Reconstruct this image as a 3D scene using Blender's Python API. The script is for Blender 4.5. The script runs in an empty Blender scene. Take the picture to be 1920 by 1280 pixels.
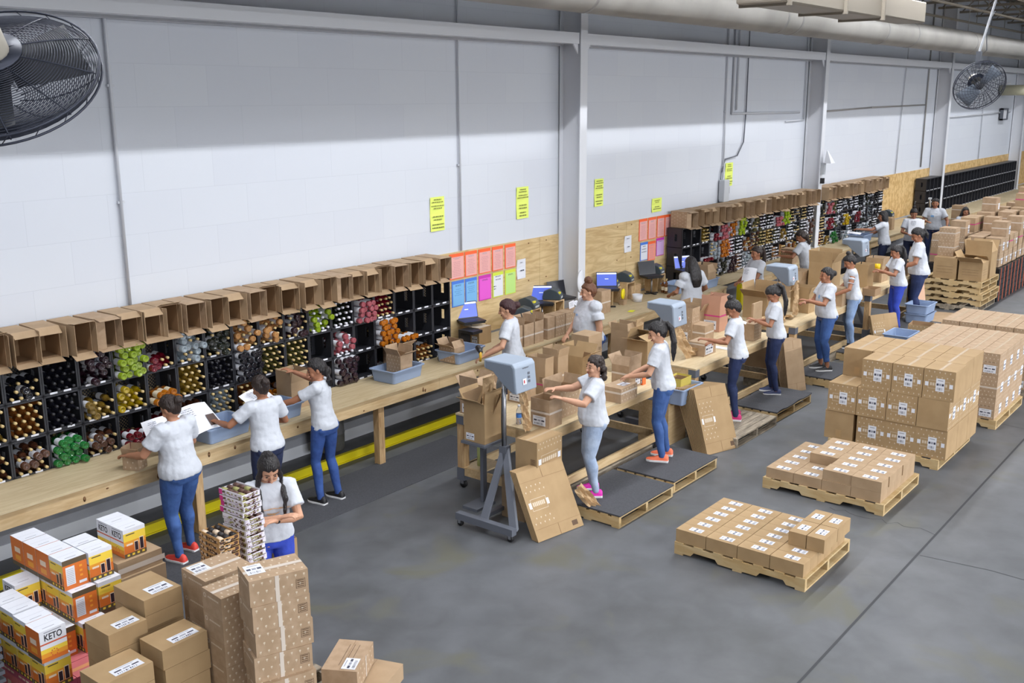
import bpy, bmesh, math, random
from mathutils import Vector, Matrix, Euler
R = math.radians
PI = math.pi
random.seed(7)
sc = bpy.context.scene
col = sc.collection
# ------------------------------------------------------------------ camera
CAMZ = 4.17
YAW, PIT, ROL, FPX = 0.67057, 0.23406, -0.00449, 1914.5
fw = Vector((math.cos(PIT)*math.cos(YAW), math.cos(PIT)*math.sin(YAW), -math.sin(PIT)))
r0 = fw.cross(Vector((0, 0, 1))).normalized()
u0 = r0.cross(fw)
rt = math.cos(ROL)*r0 + math.sin(ROL)*u0
up = -math.sin(ROL)*r0 + math.cos(ROL)*u0
cd = bpy.data.cameras.new('camera')
cam = bpy.data.objects.new('camera', cd)
col.objects.link(cam)
cam.matrix_world = Matrix(((rt.x, up.x, -fw.x, 0), (rt.y, up.y, -fw.y, 0), (rt.z, up.z, -fw.z, CAMZ), (0, 0, 0, 1)))
cd.sensor_width = 36
cd.lens = FPX/1920*36
cd.clip_end = 200
sc.camera = cam
# ------------------------------------------------------------------ world
w = bpy.data.worlds.new('hall'); sc.world = w
w.use_nodes = True
bg = w.node_tree.nodes['Background']
bg.inputs[0].default_value = (0.86, 0.93, 1.0, 1)
bg.inputs[1].default_value = 0.25
# ------------------------------------------------------------------ high bay lamps and added fill rows
def lamp(x, y, z, sx, sy, e, spread, name='bay_or_fill_light'):
    l = bpy.data.lights.new(name, 'AREA')
    l.shape = 'RECTANGLE'; l.size = sx; l.size_y = sy
    l.energy = e; l.spread = R(spread); l.color = (0.95, 0.97, 1.0)
    o = bpy.data.objects.new(name, l); col.objects.link(o)
    o.location = (x, y, z)
    return o
LAMPS = []
for i in range(10):
    lamp(-3.6+i*4.6, 5.6, 6.9, 4.0, 0.09, (60, 150, 270, 300, 300, 290, 230, 220, 200, 200)[i], 180); LAMPS.append((-3.6+i*4.6, 5.6))
    lamp(-3.6+i*4.6, 1.2, 6.9, 4.0, 0.09, 70, 180); LAMPS.append((-3.6+i*4.6, 1.2))
    lamp(-3.6+i*4.6, -5.0, 6.9, 4.0, 0.09, 420, 180); lamp(-3.6+i*4.6, -20.0, 6.9, 4.0, 0.09, 4200, 180)  # two unseen rows without fixtures, added on the camera side as front fill
# ------------------------------------------------------------------ exposure
sc.view_settings.view_transform = 'Standard'
sc.view_settings.look = 'None'
sc.view_settings.exposure = -0.45
sc.view_settings.gamma = 1
sc.view_settings.use_curve_mapping = False

def ray(px, py):
    return fw*FPX + (px-960)*rt + (640-py)*up
def at(px, py, z=0.0):                      # the spot on the horizontal surface at height z
    d = ray(px, py); t = (z-CAMZ)/d.z
    return Vector((d.x*t, d.y*t, z))
def onw(px, py, y=9.2):                     # the spot on the wall
    d = ray(px, py); t = y/d.y
    return Vector((d.x*t, y, CAMZ+d.z*t))

# ------------------------------------------------------------------ materials
MATS = {}
def mat(name, rgb=(.5, .5, .5), rough=.6, metal=0., noise=None, bump=None, wave=None, alpha=None, emit=None, trans=0., coat=0., ior=None, spec=None):
    if name in MATS: return MATS[name]
    m = bpy.data.materials.new(name); m.use_nodes = True
    nt = m.node_tree; N = nt.nodes; L = nt.links
    b = N['Principled BSDF']
    b.inputs['Base Color'].default_value = (*rgb, 1)
    b.inputs['Roughness'].default_value = rough
    b.inputs['Metallic'].default_value = metal
    if trans: b.inputs['Transmission Weight'].default_value = trans
    if coat: b.inputs['Coat Weight'].default_value = coat
    if ior: b.inputs['IOR'].default_value = ior
    if spec is not None: b.inputs['Specular IOR Level'].default_value = spec
    if alpha is not None: b.inputs['Alpha'].default_value = alpha
    if emit:
        b.inputs['Emission Color'].default_value = (*emit[0], 1); b.inputs['Emission Strength'].default_value = emit[1]
    tc = None
    if noise or bump or wave:
        tc = N.new('ShaderNodeTexCoord'); mp = N.new('ShaderNodeMapping')
        L.new(tc.outputs['Object'], mp.inputs[0])
    cur = None
    if wave:                                 # wood grain: (rgb2, scale vector, distortion)
        mp.inputs['Scale'].default_value = wave[1]
        wv = N.new('ShaderNodeTexNoise'); wv.inputs['Scale'].default_value = 1.0
        wv.inputs['Detail'].default_value = 4; wv.inputs['Distortion'].default_value = wave[2]
        L.new(mp.outputs[0], wv.inputs['Vector'])
        cr = N.new('ShaderNodeValToRGB')
        cr.color_ramp.elements[0].position = .38; cr.color_ramp.elements[1].position = .62
        cr.color_ramp.elements[0].color = (*wave[0], 1); cr.color_ramp.elements[1].color = (*rgb, 1)
        L.new(wv.outputs['Fac'], cr.inputs[0]); cur = cr.outputs[0]
        L.new(cur, b.inputs['Base Color'])
    if noise:                                # (rgb2, scale, contrast low, high)
        nz = N.new('ShaderNodeTexNoise'); nz.inputs['Scale'].default_value = noise[1]; nz.inputs['Detail'].default_value = 6
        L.new(tc.outputs['Object'], nz.inputs['Vector'])
        cr = N.new('ShaderNodeValToRGB')
        cr.color_ramp.elements[0].position = noise[2]; cr.color_ramp.elements[1].position = noise[3]
        cr.color_ramp.elements[0].color = (*noise[0], 1); cr.color_ramp.elements[1].color = (*rgb, 1)
        L.new(nz.outputs['Fac'], cr.inputs[0])
        if cur:
            mx = N.new('ShaderNodeMixRGB'); mx.inputs[0].default_value = .5
            L.new(cur, mx.inputs[1]); L.new(cr.outputs[0], mx.inputs[2]); L.new(mx.outputs[0], b.inputs['Base Color'])
        else:
            L.new(cr.outputs[0], b.inputs['Base Color'])
    if bump:
        n2 = N.new('ShaderNodeTexNoise'); n2.inputs['Scale'].default_value = bump[0]; n2.inputs['Detail'].default_value = 3
        L.new(tc.outputs['Object'], n2.inputs['Vector'])
        bp = N.new('ShaderNodeBump'); bp.inputs['Strength'].default_value = bump[1]; bp.inputs['Distance'].default_value = .02
        L.new(n2.outputs['Fac'], bp.inputs['Height']); L.new(bp.outputs[0], b.inputs['Normal'])
    MATS[name] = m
    return m
def s(r, g, b):                              # sRGB 0-255 -> linear
    f = lambda c: (c/255/12.92) if c/255 <= .04045 else ((c/255+.055)/1.055)**2.4
    return (f(r), f(g), f(b))
CB = mat('cardboard', s(172, 146, 116), .8, noise=(s(162, 136, 106), 6, .35, .65), bump=(90, .05))
CB2 = mat('cardboard_golden', s(170, 142, 104), .8, noise=(s(160, 132, 95), 5, .35, .65))
CB3 = mat('cardboard_printed', s(162, 136, 108), .75, noise=(s(172, 146, 119), 14, .4, .6))
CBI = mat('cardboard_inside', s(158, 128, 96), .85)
CBD = mat('cardboard_edge', s(128, 98, 68), .9)
KRAFT = mat('kraft_paper', s(190, 160, 122), .8, bump=(14, .9))
INK = mat('carton_ink', s(96, 74, 56), .8)
WINK = mat('white_print', s(206, 190, 168), .8)
TAPE = mat('clear_tape', s(208, 196, 184), .25)
TAPET = mat('top_tape', s(196, 174, 146), .25)
TAPEP = mat('pink_tape', s(200, 60, 130), .35)
WHITE = mat('white_label', s(222, 224, 232), .6)
PAPER = mat('paper', s(240, 242, 250), .7)
DINK = mat('dark_ink', s(60, 62, 80), .7)
GINK = mat('grey_ink', s(150, 152, 165), .7)
PINE = mat('pine_lumber', s(214, 188, 146), .65, wave=(s(186, 154, 110), (3, 26, 26), 1.2), noise=(s(198, 168, 124), 2.5, .4, .6))
PINEY = mat('pine_lumber_upright', s(204, 172, 128), .65, wave=(s(172, 136, 94), (26, 26, 3), 1.0))
PLYB = mat('bench_plywood', s(202, 185, 152), .55, wave=(s(176, 155, 118), (1.6, 14, 4), 2.2), noise=(s(188, 169, 134), 1.6, .4, .6))
OSB = mat('table_board', s(208, 190, 156), .55, wave=(s(184, 162, 124), (3, 14, 4), 1.5), noise=(s(194, 172, 136), 2.2, .4, .6))
PLYW = mat('wall_plywood', s(212, 188, 142), .6, wave=(s(166, 134, 88), (.9, 5, 7), 3.4), noise=(s(200, 172, 124), 1.3, .4, .6))
OSBW = mat('wall_strand_board', s(214, 182, 128), .6, noise=(s(190, 154, 98), 9, .42, .58))
KNOT = mat('wood_knot', s(120, 84, 50), .7)
PAL = mat('pallet_wood', s(196, 174, 134), .75, wave=(s(176, 146, 98), (18, 3, 18), 1.0), noise=(s(184, 154, 106), 3, .4, .6))
PALG = mat('weathered_pallet_wood', s(160, 148, 130), .8, wave=(s(122, 112, 98), (4, 22, 22), 1.0))
MAT_ = mat('rubber_mat', s(70, 71, 76), .85, noise=(s(62, 63, 68), 60, .4, .6))
WHT = mat('white_steel_paint', s(212, 214, 220), .45)
WHTC = mat('white_conduit_paint', s(196, 199, 206), .4)
GRYS = mat('dispenser_grey', s(150, 162, 178), .45)
GRYD = mat('dispenser_side_grey', s(118, 128, 142), .5)
STEELG = mat('grey_stand_paint', s(96, 100, 110), .45)
CHROME = mat('bare_steel', s(170, 172, 178), .3, .8)
BLKP = mat('black_plastic', s(34, 34, 38), .4)
BLKR = mat('black_rubber', s(24, 24, 26), .6)
CRATE = mat('crate_plastic', s(42, 43, 49), .42)
TUB = mat('blue_grey_tub', s(140, 158, 188), .5)
YEL = mat('yellow_paint', s(222, 206, 20), .4)
YELP = mat('yellow_paper', s(224, 238, 112), .6, emit=None)
DUCT = mat('galvanised_duct', s(166, 163, 158), .55, .15, noise=(s(146, 143, 138), 1.2, .35, .65))
DUCTB = mat('duct_band', s(150, 148, 146), .5, .3)
WIRE = mat('fan_wire', s(62, 66, 80), .4, .4)
MOTOR = mat('fan_motor_paint', s(170, 164, 152), .5)
BLADE = mat('fan_blade', s(66, 68, 74), .6, .1)
SCR = mat('laptop_screen', s(70, 92, 190), .3, emit=(s(70, 92, 190), .8))
SCRW = mat('laptop_screen_bar', s(230, 236, 250), .3, emit=(s(230, 236, 250), .7))
PRN = mat('printer_plastic', s(62, 72, 80), .4)
SILV = mat('silver_plastic', s(190, 194, 200), .35)
GLASSW = mat('clear_plastic', s(235, 240, 248), .08, trans=.9, ior=1.3)

# ------------------------------------------------------------------ mesh builder
class MB:
    def __init__(self):
        self.v = []; self.f = []; self.m = []; self.mats = []; self.T = Matrix.Identity(4); self.sm = []
    def mi(self, m):
        if m not in self.mats: self.mats.append(m)
        return self.mats.index(m)
    def add(self, vs, fs, m, smooth=False):
        o = len(self.v); T = self.T
        self.v += [tuple(T @ Vector(p)) for p in vs]
        k = self.mi(m)
        for f in fs:
            self.f.append(tuple(i+o for i in f)); self.m.append(k); self.sm.append(smooth)
        return self
    def box(self, x0, x1, y0, y1, z0, z1, m, M=None):
        vs = [(x, y, z) for z in (z0, z1) for y in (y0, y1) for x in (x0, x1)]
        if M is not None: vs = [M @ Vector(p) for p in vs]
        return self.add(vs, [(0, 2, 3, 1), (4, 5, 7, 6), (0, 1, 5, 4), (2, 6, 7, 3), (0, 4, 6, 2), (1, 3, 7, 5)], m)
    def quad(self, a, b, c, d, m):
        return self.add([a, b, c, d], [(0, 1, 2, 3)], m)
    def rings(self, rs, m, cap=True, smooth=True, closed=False):
        n = len(rs[0]); vs = [p for r in rs for p in r]; fs = []
        K = len(rs)
        for k in range(K if closed else K-1):
            for i in range(n):
                a = k*n+i; b = k*n+(i+1) % n; c = ((k+1) % K)*n+(i+1) % n; d = ((k+1) % K)*n+i
                fs.append((a, b, c, d))
        if cap and not closed:
            fs.append(tuple(reversed(range(n)))); fs.append(tuple((K-1)*n+i for i in range(n)))
        return self.add(vs, fs, m, smooth)
    def tube(self, path, r, m, n=8, ell=None, closed=False, side=None):
        # r: number or list; ell: list of (ra, rb) across / along 'side'
        P = [Vector(p) for p in path]; K = len(P); rs = []
        for k in range(K):
            if closed: t = P[(k+1) % K]-P[k-1]
            else: t = P[min(k+1, K-1)]-P[max(k-1, 0)]
            if t.length < 1e-9: t = Vector((0, 0, 1))
            t.normalize()
            ref = Vector(side) if side else (Vector((0, 0, 1)) if abs(t.z) < .9 else Vector((1, 0, 0)))
            a = ref - t*ref.dot(t)
            if a.length < 1e-6: a = Vector((0, 1, 0)) - t*t.y
            a.normalize(); b = t.cross(a)
            if ell: ra, rb = ell[k]
            else: ra = rb = (r[k] if isinstance(r, (list, tuple)) else r)
            rs.append([tuple(P[k]+a*(ra*math.cos(2*PI*i/n))+b*(rb*math.sin(2*PI*i/n))) for i in range(n)])
        return self.rings(rs, m, closed=closed)
    def lathe(self, prof, m, n=16, M=None, mats=None):
        M = M or Matrix.Identity(4)
        rs = [[tuple(M @ Vector((r*math.cos(2*PI*i/n), r*math.sin(2*PI*i/n), z))) for i in range(n)] for z, r in prof]
        return self.rings(rs, m)
    def ball(self, c, r, m, n=12, k=8, f=None, M=None):
        rs = []
        rx, ry, rz = r if isinstance(r, (tuple, list)) else (r, r, r)
        for j in range(k+1):
            th = PI*(j+.001 if j == 0 else (j-.001 if j == k else j))/k; ring = []
            for i in range(n):
                ph = 2*PI*i/n
                d = Vector((math.sin(th)*math.cos(ph), math.sin(th)*math.sin(ph), -math.cos(th)))
                q = f(d) if f else 1.
                p = Vector((d.x*rx*q, d.y*ry*q, d.z*rz*q))
                if M is not None: p = M @ p
                ring.append(tuple(p+Vector(c)))
            rs.append(ring)
        return self.rings(rs, m)
    def build(self, name, parent=None):
        me = bpy.data.meshes.new(name)
        me.from_pydata(self.v, [], self.f)
        for m in self.mats: me.materials.append(m)
        me.polygons.foreach_set('material_index', self.m)
        me.polygons.foreach_set('use_smooth', self.sm)
        me.update()
        o = bpy.data.objects.new(name, me); col.objects.link(o)
        if parent: o.parent = parent
        return o
def tag(o, label=None, cat=None, group=None, kind=None):
    if label: o['label'] = label
    if cat: o['category'] = cat
    if group: o['group'] = group
    if kind: o['kind'] = kind
    return o
def place(o, x, y, z=0, rz=0, rx=0, ry=0):
    o.location = (x, y, z); o.rotation_euler = Euler((rx, ry, rz)); return o
def empty(name, x, y, z=0, rz=0):
    o = bpy.data.objects.new(name, None); col.objects.link(o); return place(o, x, y, z, rz)
KIDS = {}
def dup(o, parent=None):                     # a thing, its parts and their sub-parts
    c = o.copy(); col.objects.link(c)
    if parent: c.parent = parent
    for ch in list(o.children): dup(ch, c)
    return c
def bevel(o, w=.004, seg=2):
    b = o.modifiers.new('bevel', 'BEVEL'); b.width = w; b.segments = seg; b.limit_method = 'ANGLE'; return o
def subst(name, mb, kind='structure'): return tag(mb.build(name), kind=kind)
def textmesh(txt, size, m, name='lettering', bold=.0):
    cu = bpy.data.curves.new(name, 'FONT'); cu.body = txt; cu.size = size; cu.align_x = 'CENTER'; cu.align_y = 'CENTER'
    cu.offset = bold; cu.extrude = .0004
    o = bpy.data.objects.new(name, cu)
    me = bpy.data.meshes.new_from_object(o)
    bpy.data.objects.remove(o); me.materials.clear(); me.materials.append(m)
    return me
ORD = ['first', 'second', 'third', 'fourth', 'fifth', 'sixth', 'seventh', 'eighth', 'ninth', 'tenth', 'eleventh', 'twelfth', 'thirteenth', 'fourteenth', 'fifteenth', 'sixteenth', 'seventeenth', 'eighteenth', 'nineteenth', 'twentieth', 'twenty-first', 'twenty-second', 'twenty-third', 'twenty-fourth', 'twenty-fifth', 'twenty-sixth', 'twenty-seventh', 'twenty-eighth', 'twenty-ninth', 'thirtieth', 'thirty-first', 'thirty-second']
# ================================================================== the setting
# floor: polished concrete with sawn joints
fm = bpy.data.materials.new('polished_concrete'); fm.use_nodes = True
nt = fm.node_tree; N = nt.nodes; L = nt.links; b = N['Principled BSDF']
tc = N.new('ShaderNodeTexCoord')
def nz(scale, detail=6, dist=0):
    n = N.new('ShaderNodeTexNoise'); n.inputs['Scale'].default_value = scale; n.inputs['Detail'].default_value = detail
    n.inputs['Distortion'].default_value = dist; L.new(tc.outputs['Object'], n.inputs['Vector']); return n.outputs['Fac']
def ramp(fac, p0, c0, p1, c1):
    c = N.new('ShaderNodeValToRGB'); c.color_ramp.elements[0].position = p0; c.color_ramp.elements[1].position = p1
    c.color_ramp.elements[0].color = (*c0, 1); c.color_ramp.elements[1].color = (*c1, 1); L.new(fac, c.inputs[0]); return c.outputs[0]
a1 = ramp(nz(.45, 8, .6), .35, s(74, 76, 79), .68, s(98, 101, 107))
a2 = ramp(nz(3.2, 8, .3), .3, s(70, 71, 70), .7, s(104, 106, 109))
mx = N.new('ShaderNodeMixRGB'); mx.inputs[0].default_value = .4; L.new(a1, mx.inputs[1]); L.new(a2, mx.inputs[2])
a3 = ramp(nz(1.1, 3, .8), .58, (0, 0, 0), .72, (1, 1, 1))
mx2 = N.new('ShaderNodeMixRGB'); L.new(a3, mx2.inputs[0]); L.new(mx.outputs[0], mx2.inputs[1]); mx2.inputs[2].default_value = (*s(92, 92, 82), 1)
L.new(mx2.outputs[0], b.inputs['Base Color'])
rr = ramp(nz(.9, 4, .4), .3, (.42, .42, .42), .7, (.62, .62, .62)); L.new(rr, b.inputs['Roughness'])
JOINT = mat('joint_sealant', s(52, 54, 58), .7)
CRACK = mat('floor_crack', s(56, 58, 62), .8)
mb = MB(); mb.box(-12, 60, -26, 9.2, -.1, 0, fm)
floor = subst('floor', mb)
mb = MB()
yj = 2.52
mb.quad((-5, yj-.011, .0015), (60, yj-.011, .0015), (60, yj+.011, .0015), (-5, yj+.011, .0015), JOINT)
for xj, ya, yb in ((9.3, -6, 2.5), (9.85, 2.53, 3.6), (16.5, -4, 2.5), (13.9, 2.53, 4.9), (3.0, -4, 2.5), (21.5, 2.53, 5)):
    n = 14; pts = [(xj+random.uniform(-.05, .05)*(abs(k-n/2) < n), ya+(yb-ya)*k/n) for k in range(n+1)]
    for k in range(n):
        (xa, y0), (xb, y1) = pts[k], pts[k+1]
        mb.quad((xa-.004, y0, .0015), (xa+.004, y0, .0015), (xb+.004, y1, .0015), (xb-.004, y1, .0015), CRACK)
subst('trim_1', mb)
# dark walking strip painted along the bench and the yellow guard
mb = MB(); mb.box(1.5, 9.2, 7.5, 8.3, .0, .006, MAT_); tag(bevel(mb.build('floor_mat')), 'long dark grey rubber floor mat lying in front of the wine bench', 'floor mat')
mb = MB(); mb.box(1, 17, 8.62, 8.67, 0, .1, YEL); mb.box(1, 17, 8.60, 8.62, 0, .012, YEL); mb.box(1, 17, 8.67, 8.8, 0, .02, YEL)
subst('trim_2', mb)
# wall of painted concrete block
wm = bpy.data.materials.new('painted_block_wall'); wm.use_nodes = True
nt = wm.node_tree; N = nt.nodes; L = nt.links; b = N['Principled BSDF']; b.inputs['Roughness'].default_value = .75
tc = N.new('ShaderNodeTexCoord'); mp = N.new('ShaderNodeMapping'); mp.inputs['Rotation'].default_value = (PI/2, 0, 0)
L.new(tc.outputs['Object'], mp.inputs[0])
bk = N.new('ShaderNodeTexBrick'); L.new(mp.outputs[0], bk.inputs['Vector'])
bk.inputs['Scale'].default_value = 1; bk.inputs['Brick Width'].default_value = .82; bk.inputs['Row Height'].default_value = .41
bk.inputs['Mortar Size'].default_value = .004; bk.inputs['Mortar Smooth'].default_value = .6
bk.inputs['Color1'].default_value = (*s(203, 207, 215), 1); bk.inputs['Color2'].default_value = (*s(200, 204, 213), 1); bk.inputs['Mortar'].default_value = (*s(193, 197, 206), 1)
L.new(bk.outputs['Color'], b.inputs['Base Color'])
bp = N.new('ShaderNodeBump'); bp.inputs['Strength'].default_value = .12; bp.inputs['Distance'].default_value = .01; bp.invert = True
L.new(bk.outputs['Fac'], bp.inputs['Height']); L.new(bp.outputs[0], b.inputs['Normal'])
GWALL = mat('lower_wall_grey', s(168, 171, 180), .6, noise=(s(152, 155, 164), 1.2, .4, .6))
WBAND = mat('white_band_paint', s(228, 232, 240), .6)
mb = MB(); mb.box(-12, 62, 9.2, 9.5, .86, 7.6, wm); mb.box(-12, 62, 9.2, 9.5, .14, .86, GWALL); mb.box(-12, 62, 9.19, 9.5, 0, .14, WBAND)
subst('wall_back', mb)
# plywood wainscot sheets screwed to the wall
mb = MB()
x = 2.5
while x < 44:
    m = PLYW if x < 26 else OSBW
    mb.box(x+.003, x+2.437, 9.182, 9.2, .9, 2.13, m)
    if 9 < x < 18:
        for q in range(3):
            for zz in (1.0, 1.5, 2.06): mb.box(x+.15+q*1.0, x+.175+q*1.0, 9.179, 9.183, zz, zz+.02, KNOT)
    x += 2.44
subst('trim_3', mb)
# ceiling, joists
CEIL = mat('ceiling_deck', s(122, 118, 108), .8, noise=(s(98, 95, 88), .8, .4, .6))
JST = mat('joist_paint', s(134, 126, 114), .7)
mb = MB(); mb.box(-12, 62, -26, 9.5, 7.2, 7.35, CEIL); subst('ceiling', mb)
k = 4
for i in range(27):
    xx = 2+i*1.9
    mb = MB()
    mb.box(xx-.04, xx+.04, -14, 9.1, 7.08, 7.2, JST); mb.box(xx-.04, xx+.04, -14, 9.1, 6.5, 6.56, JST)
    for j in range(18):
        y0 = 9-j*1.2; mb.tube([(xx, y0, 6.54), (xx, y0-.6, 7.1), (xx, y0-1.2, 6.54)], .018, JST, 5)
    subst('trim_%d' % k, mb); k += 1
FIX = mat('lamp_housing', s(220, 222, 226), .4)
for i, (lx, ly) in enumerate(LAMPS):
    mb = MB(); W2, dp = .27, .205; z1 = 6.95
    mb.box(lx-2.05, lx+2.05, ly-.1, ly+.1, z1-.02, z1, FIX)
    for sg in (-1, 1):
        a, b_ = ly+sg*.1, ly+sg*W2
        mb.add([(lx-2.05, a, z1), (lx+2.05, a, z1), (lx+2.05, b_, z1-dp-.05), (lx-2.05, b_, z1-dp-.05), (lx-2.05, a+sg*.006, z1), (lx+2.05, a+sg*.006, z1), (lx+2.05, b_+sg*.006, z1-dp-.05), (lx-2.05, b_+sg*.006, z1-dp-.05)], [(0, 1, 2, 3), (7, 6, 5, 4), (3, 2, 6, 7), (0, 3, 7, 4), (1, 5, 6, 2)], FIX)
    for sx in (-1.5, 1.5): mb.tube([(lx+sx, ly, z1), (lx+sx, ly, 7.19)], .005, FIX, 4)
    tag(mb.build('strip_light'), 'long shaded strip light hung from the ceiling, %s along the %s row' % (ORD[i//2], ('bench', 'open floor')[i % 2]), 'lamp', 'strip lights')
# steel columns (H section) and girts
for xc in (3.45, 12.83, 22.1, 31.35, 40.6):
    mb = MB()
    mb.box(xc-.09, xc+.09, 8.8, 8.815, .88, 7.0, WHT); mb.box(xc-.09, xc+.09, 9.165, 9.18, .88, 7.0, WHT)
    mb.box(xc-.008, xc+.008, 8.815, 9.165, .88, 7.0, WHT)
    mb.box(xc-.11, xc+.11, 8.78, 9.18, .872, .885, WHT)
    mb.box(xc-.07, xc+.07, 8.84, 9.16, 0, .8, WHT)
    subst('trim_%d' % k, mb); k += 1
xs = (-6, 3.45, 12.83, 22.1, 31.35, 40.6, 50)
for a, c in zip(xs[:-1], xs[1:]):
    mb = MB(); z0 = 4.93
    mb.box(a+.1, c-.1, 8.82, 8.835, z0, z0+.155, WHT); mb.box(a+.1, c-.1, 8.835, 9.0, z0, z0+.012, WHT); mb.box(a+.1, c-.1, 8.835, 9.0, z0+.143, z0+.155, WHT)
    mb.box(a+.1, c-.1, 9.1, 9.2, z0-.02, z0+.05, WHT)
    for e, sg in ((a+.1, 1), (c-.1, -1)):
        mb.add([(e, 8.84, z0), (e+sg*.0, 8.84, z0-.14), (e+sg*.12, 8.84, z0), (e, 8.86, z0), (e, 8.86, z0-.14), (e+sg*.12, 8.86, z0)], [(0, 1, 2), (3, 5, 4), (0, 3, 4, 1), (1, 4, 5, 2), (2, 5, 3, 0)], WHT)
    subst('trim_%d' % k, mb); k += 1
# big round duct, hung in straps
duct = empty('round_duct', 2, 7.6, 5.47)
tag(duct, 'long round galvanised air duct running along the wall under the ceiling', 'duct')
mb = MB(); mb.tube([(-3, 0, 0), (46, 0, 0)], .27, DUCT, 32); mb.build('duct_pipe', duct)
for i, xx in enumerate((1.4, 4.9, 5.4, 9.0, 14.6, 15.2, 19.5, 21.4, 26, 32)):
    mb = MB(); mb.tube([(xx, 0, 0), (xx+.06, 0, 0)], .276, DUCTB, 32)
    mb.box(xx+.02, xx+.04, -.005, .005, .26, 1.6, DUCTB)
    mb.build('hanger_strap', duct)
# rectangular duct and sprinkler pipes
RD = mat('duct_sheet', s(150, 142, 130), .5, .2)
rd = empty('rectangular_duct', 15.6, 6.5, 5.38); tag(rd, 'boxy beige rectangular duct hung below the ceiling above the round duct', 'duct')
mb = MB(); mb.box(-2.4, 1.6, -.55, .1, .0, .55, RD); bevel(mb.build('duct_trunk', rd), .03)
for xx in (-2.2, -.2, 1.4):
    mb = MB(); mb.box(xx, xx+.05, -.6, .15, -.03, .0, JST); mb.box(xx, xx+.05, -.6, -.55, 0, 1.8, JST); mb.box(xx, xx+.05, .1, .15, 0, 1.8, JST); mb.build('hanger', rd)
mb = MB(); mb.box(1.6, 3.8, -.5, -.0, .05, .4, RD); bevel(mb.build('branch_duct', rd), .02)
rd = empty('rectangular_duct', 22.3, 5.2, 5.95); tag(rd, 'grey rectangular duct corner hanging above the far ceiling fan', 'duct')
mb = MB(); mb.box(0, 9, -1.4, -.0, .0, .5, RD); bevel(mb.build('duct_trunk', rd), .03)
for j, (yy, zz, rr_, x0, x1) in enumerate(((6.9, 6.1, .03, 14, 46), (4.9, 6.42, .022, 10, 46), (8.2, 6.1, .03, 18, 44))):
    mb = MB(); mb.tube([(x0, yy, zz), (x1, yy, zz)], rr_, JST, 8)
    for xx in range(int(x0)+1, int(x1), 3): mb.tube([(xx, yy, zz), (xx, yy, 7.1)], .008, JST, 4)
    tag(mb.build('sprinkler_pipe'), ('painted sprinkler pipe hung nearest the boxy duct', 'thin sprinkler pipe hung lowest over the aisle side of the ceiling', 'painted pipe hung close behind the round duct')[j], 'pipe')
# conduits and cables on the wall
def cond(pts, r, label, name='conduit', cat='conduit', m=WHTC, clips=()):
    mb = MB()
    for a, c in zip(pts[:-1], pts[1:]): mb.tube([a, c], r, m, 8)
    for p in pts[1:-1]: mb.ball(p, r*1.15, m, 8, 6)
    for cx, cz in clips: mb.box(cx-.035, cx+.035, 9.165, 9.2, cz-.012, cz+.012, m)
    return tag(mb.build(name), label, cat)
yw = 9.168
cond([(5.46, yw, 6.9), (5.45, yw, 2.14)], .017, 'thin white vertical conduit on the wall beside the large near fan', clips=((5.46, 4.3), (5.46, 3.2)))
cond([(10.45, yw, 6.9), (10.45, yw, 2.14)], .014, 'thin white vertical conduit on the wall left of the first steel column', clips=((10.45, 3.3),))
cond([(18.13, yw, 6.9), (18.13, yw, 1.95)], .016, 'vertical conduit running down the wall into the grey switch box', clips=((18.13, 3.9),))
cond([(18.45, yw, 6.9), (18.4, yw, 3.86), (21.6, yw, 3.84)], .022, 'pipe that drops down the wall and turns level towards the second column')
cond([(18.62, yw, 6.9), (18.58, yw, 3.92)], .018, 'short pipe running beside the pipe that turns level')
cond([(21.85, yw, 6.9), (21.85, yw, 3.68), (20.9, yw, 3.66)], .013, 'small pipe that drops and turns left just before the second column')
cond([(22.9, yw, 3.84), (26, yw, 3.9), (30.3, yw, 3.93)], .02, 'level dark pipe on the wall between second and third columns', m=DUCTB)
cond([(28.6, yw, 6.9), (28.2, yw, 2.14)], .014, 'thin vertical conduit on the wall left of the third steel column')
cond([(30.4, yw, 6.9), (30.35, yw, 2.2)], .02, 'grey conduit with a box right beside the third steel column', m=DUCTB)
cond([(32, yw, 3.55), (40, yw, 3.62)], .03, 'level pipe with small brackets on the farthest wall bay')
cond([(36.4, yw, 6.9), (36.4, yw, 2.14)], .014, 'thin vertical conduit in the farthest wall bay')
c = cond([(19.0, yw, 6.8), (19.0, yw, 3.9), (18.95, yw, 3.3), (18.7, yw, 3.05), (18.2, yw, 3.0), (18.05, yw, 2.75), (18.0, yw, 2.1)], .012, 'loose black cable hanging down the wall into the switch box', 'cable', 'cable', m=STEELG)
mb = MB(); mb.box(18.0, 18.22, 9.06, 9.18, 2.2, 2.62, SILV); sb = tag(bevel(mb.build('switch_box'), .01), 'grey electrical switch box on the wall beside a yellow sign', 'electrical box')
mb = MB(); mb.box(18.22, 18.26, 9.08, 9.12, 2.35, 2.47, BLKP); mb.build('lever', sb)
# camera housing on the second column
ch = empty('wall_camera', 22.1, 8.7, 2.75); tag(ch, 'white wedge shaped device fixed to the front of the second steel column', 'device')
mb = MB(); mb.add([(-.12, 0, 0), (.12, 0, 0), (0, 0, .3), (-.12, -.16, 0), (.12, -.16, 0)], [(0, 2, 1), (0, 1, 4, 3), (0, 3, 2), (1, 2, 4), (3, 4, 2)], WHT); mb.build('housing', ch)
mb = MB(); mb.box(-.05, .05, .02, .1, -.25, .0, SILV); mb.build('mount', ch)
mb = MB(); mb.box(-.03, .03, .02, .1, -.45, -.33, BLKP); mb.build('socket', ch)
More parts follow.
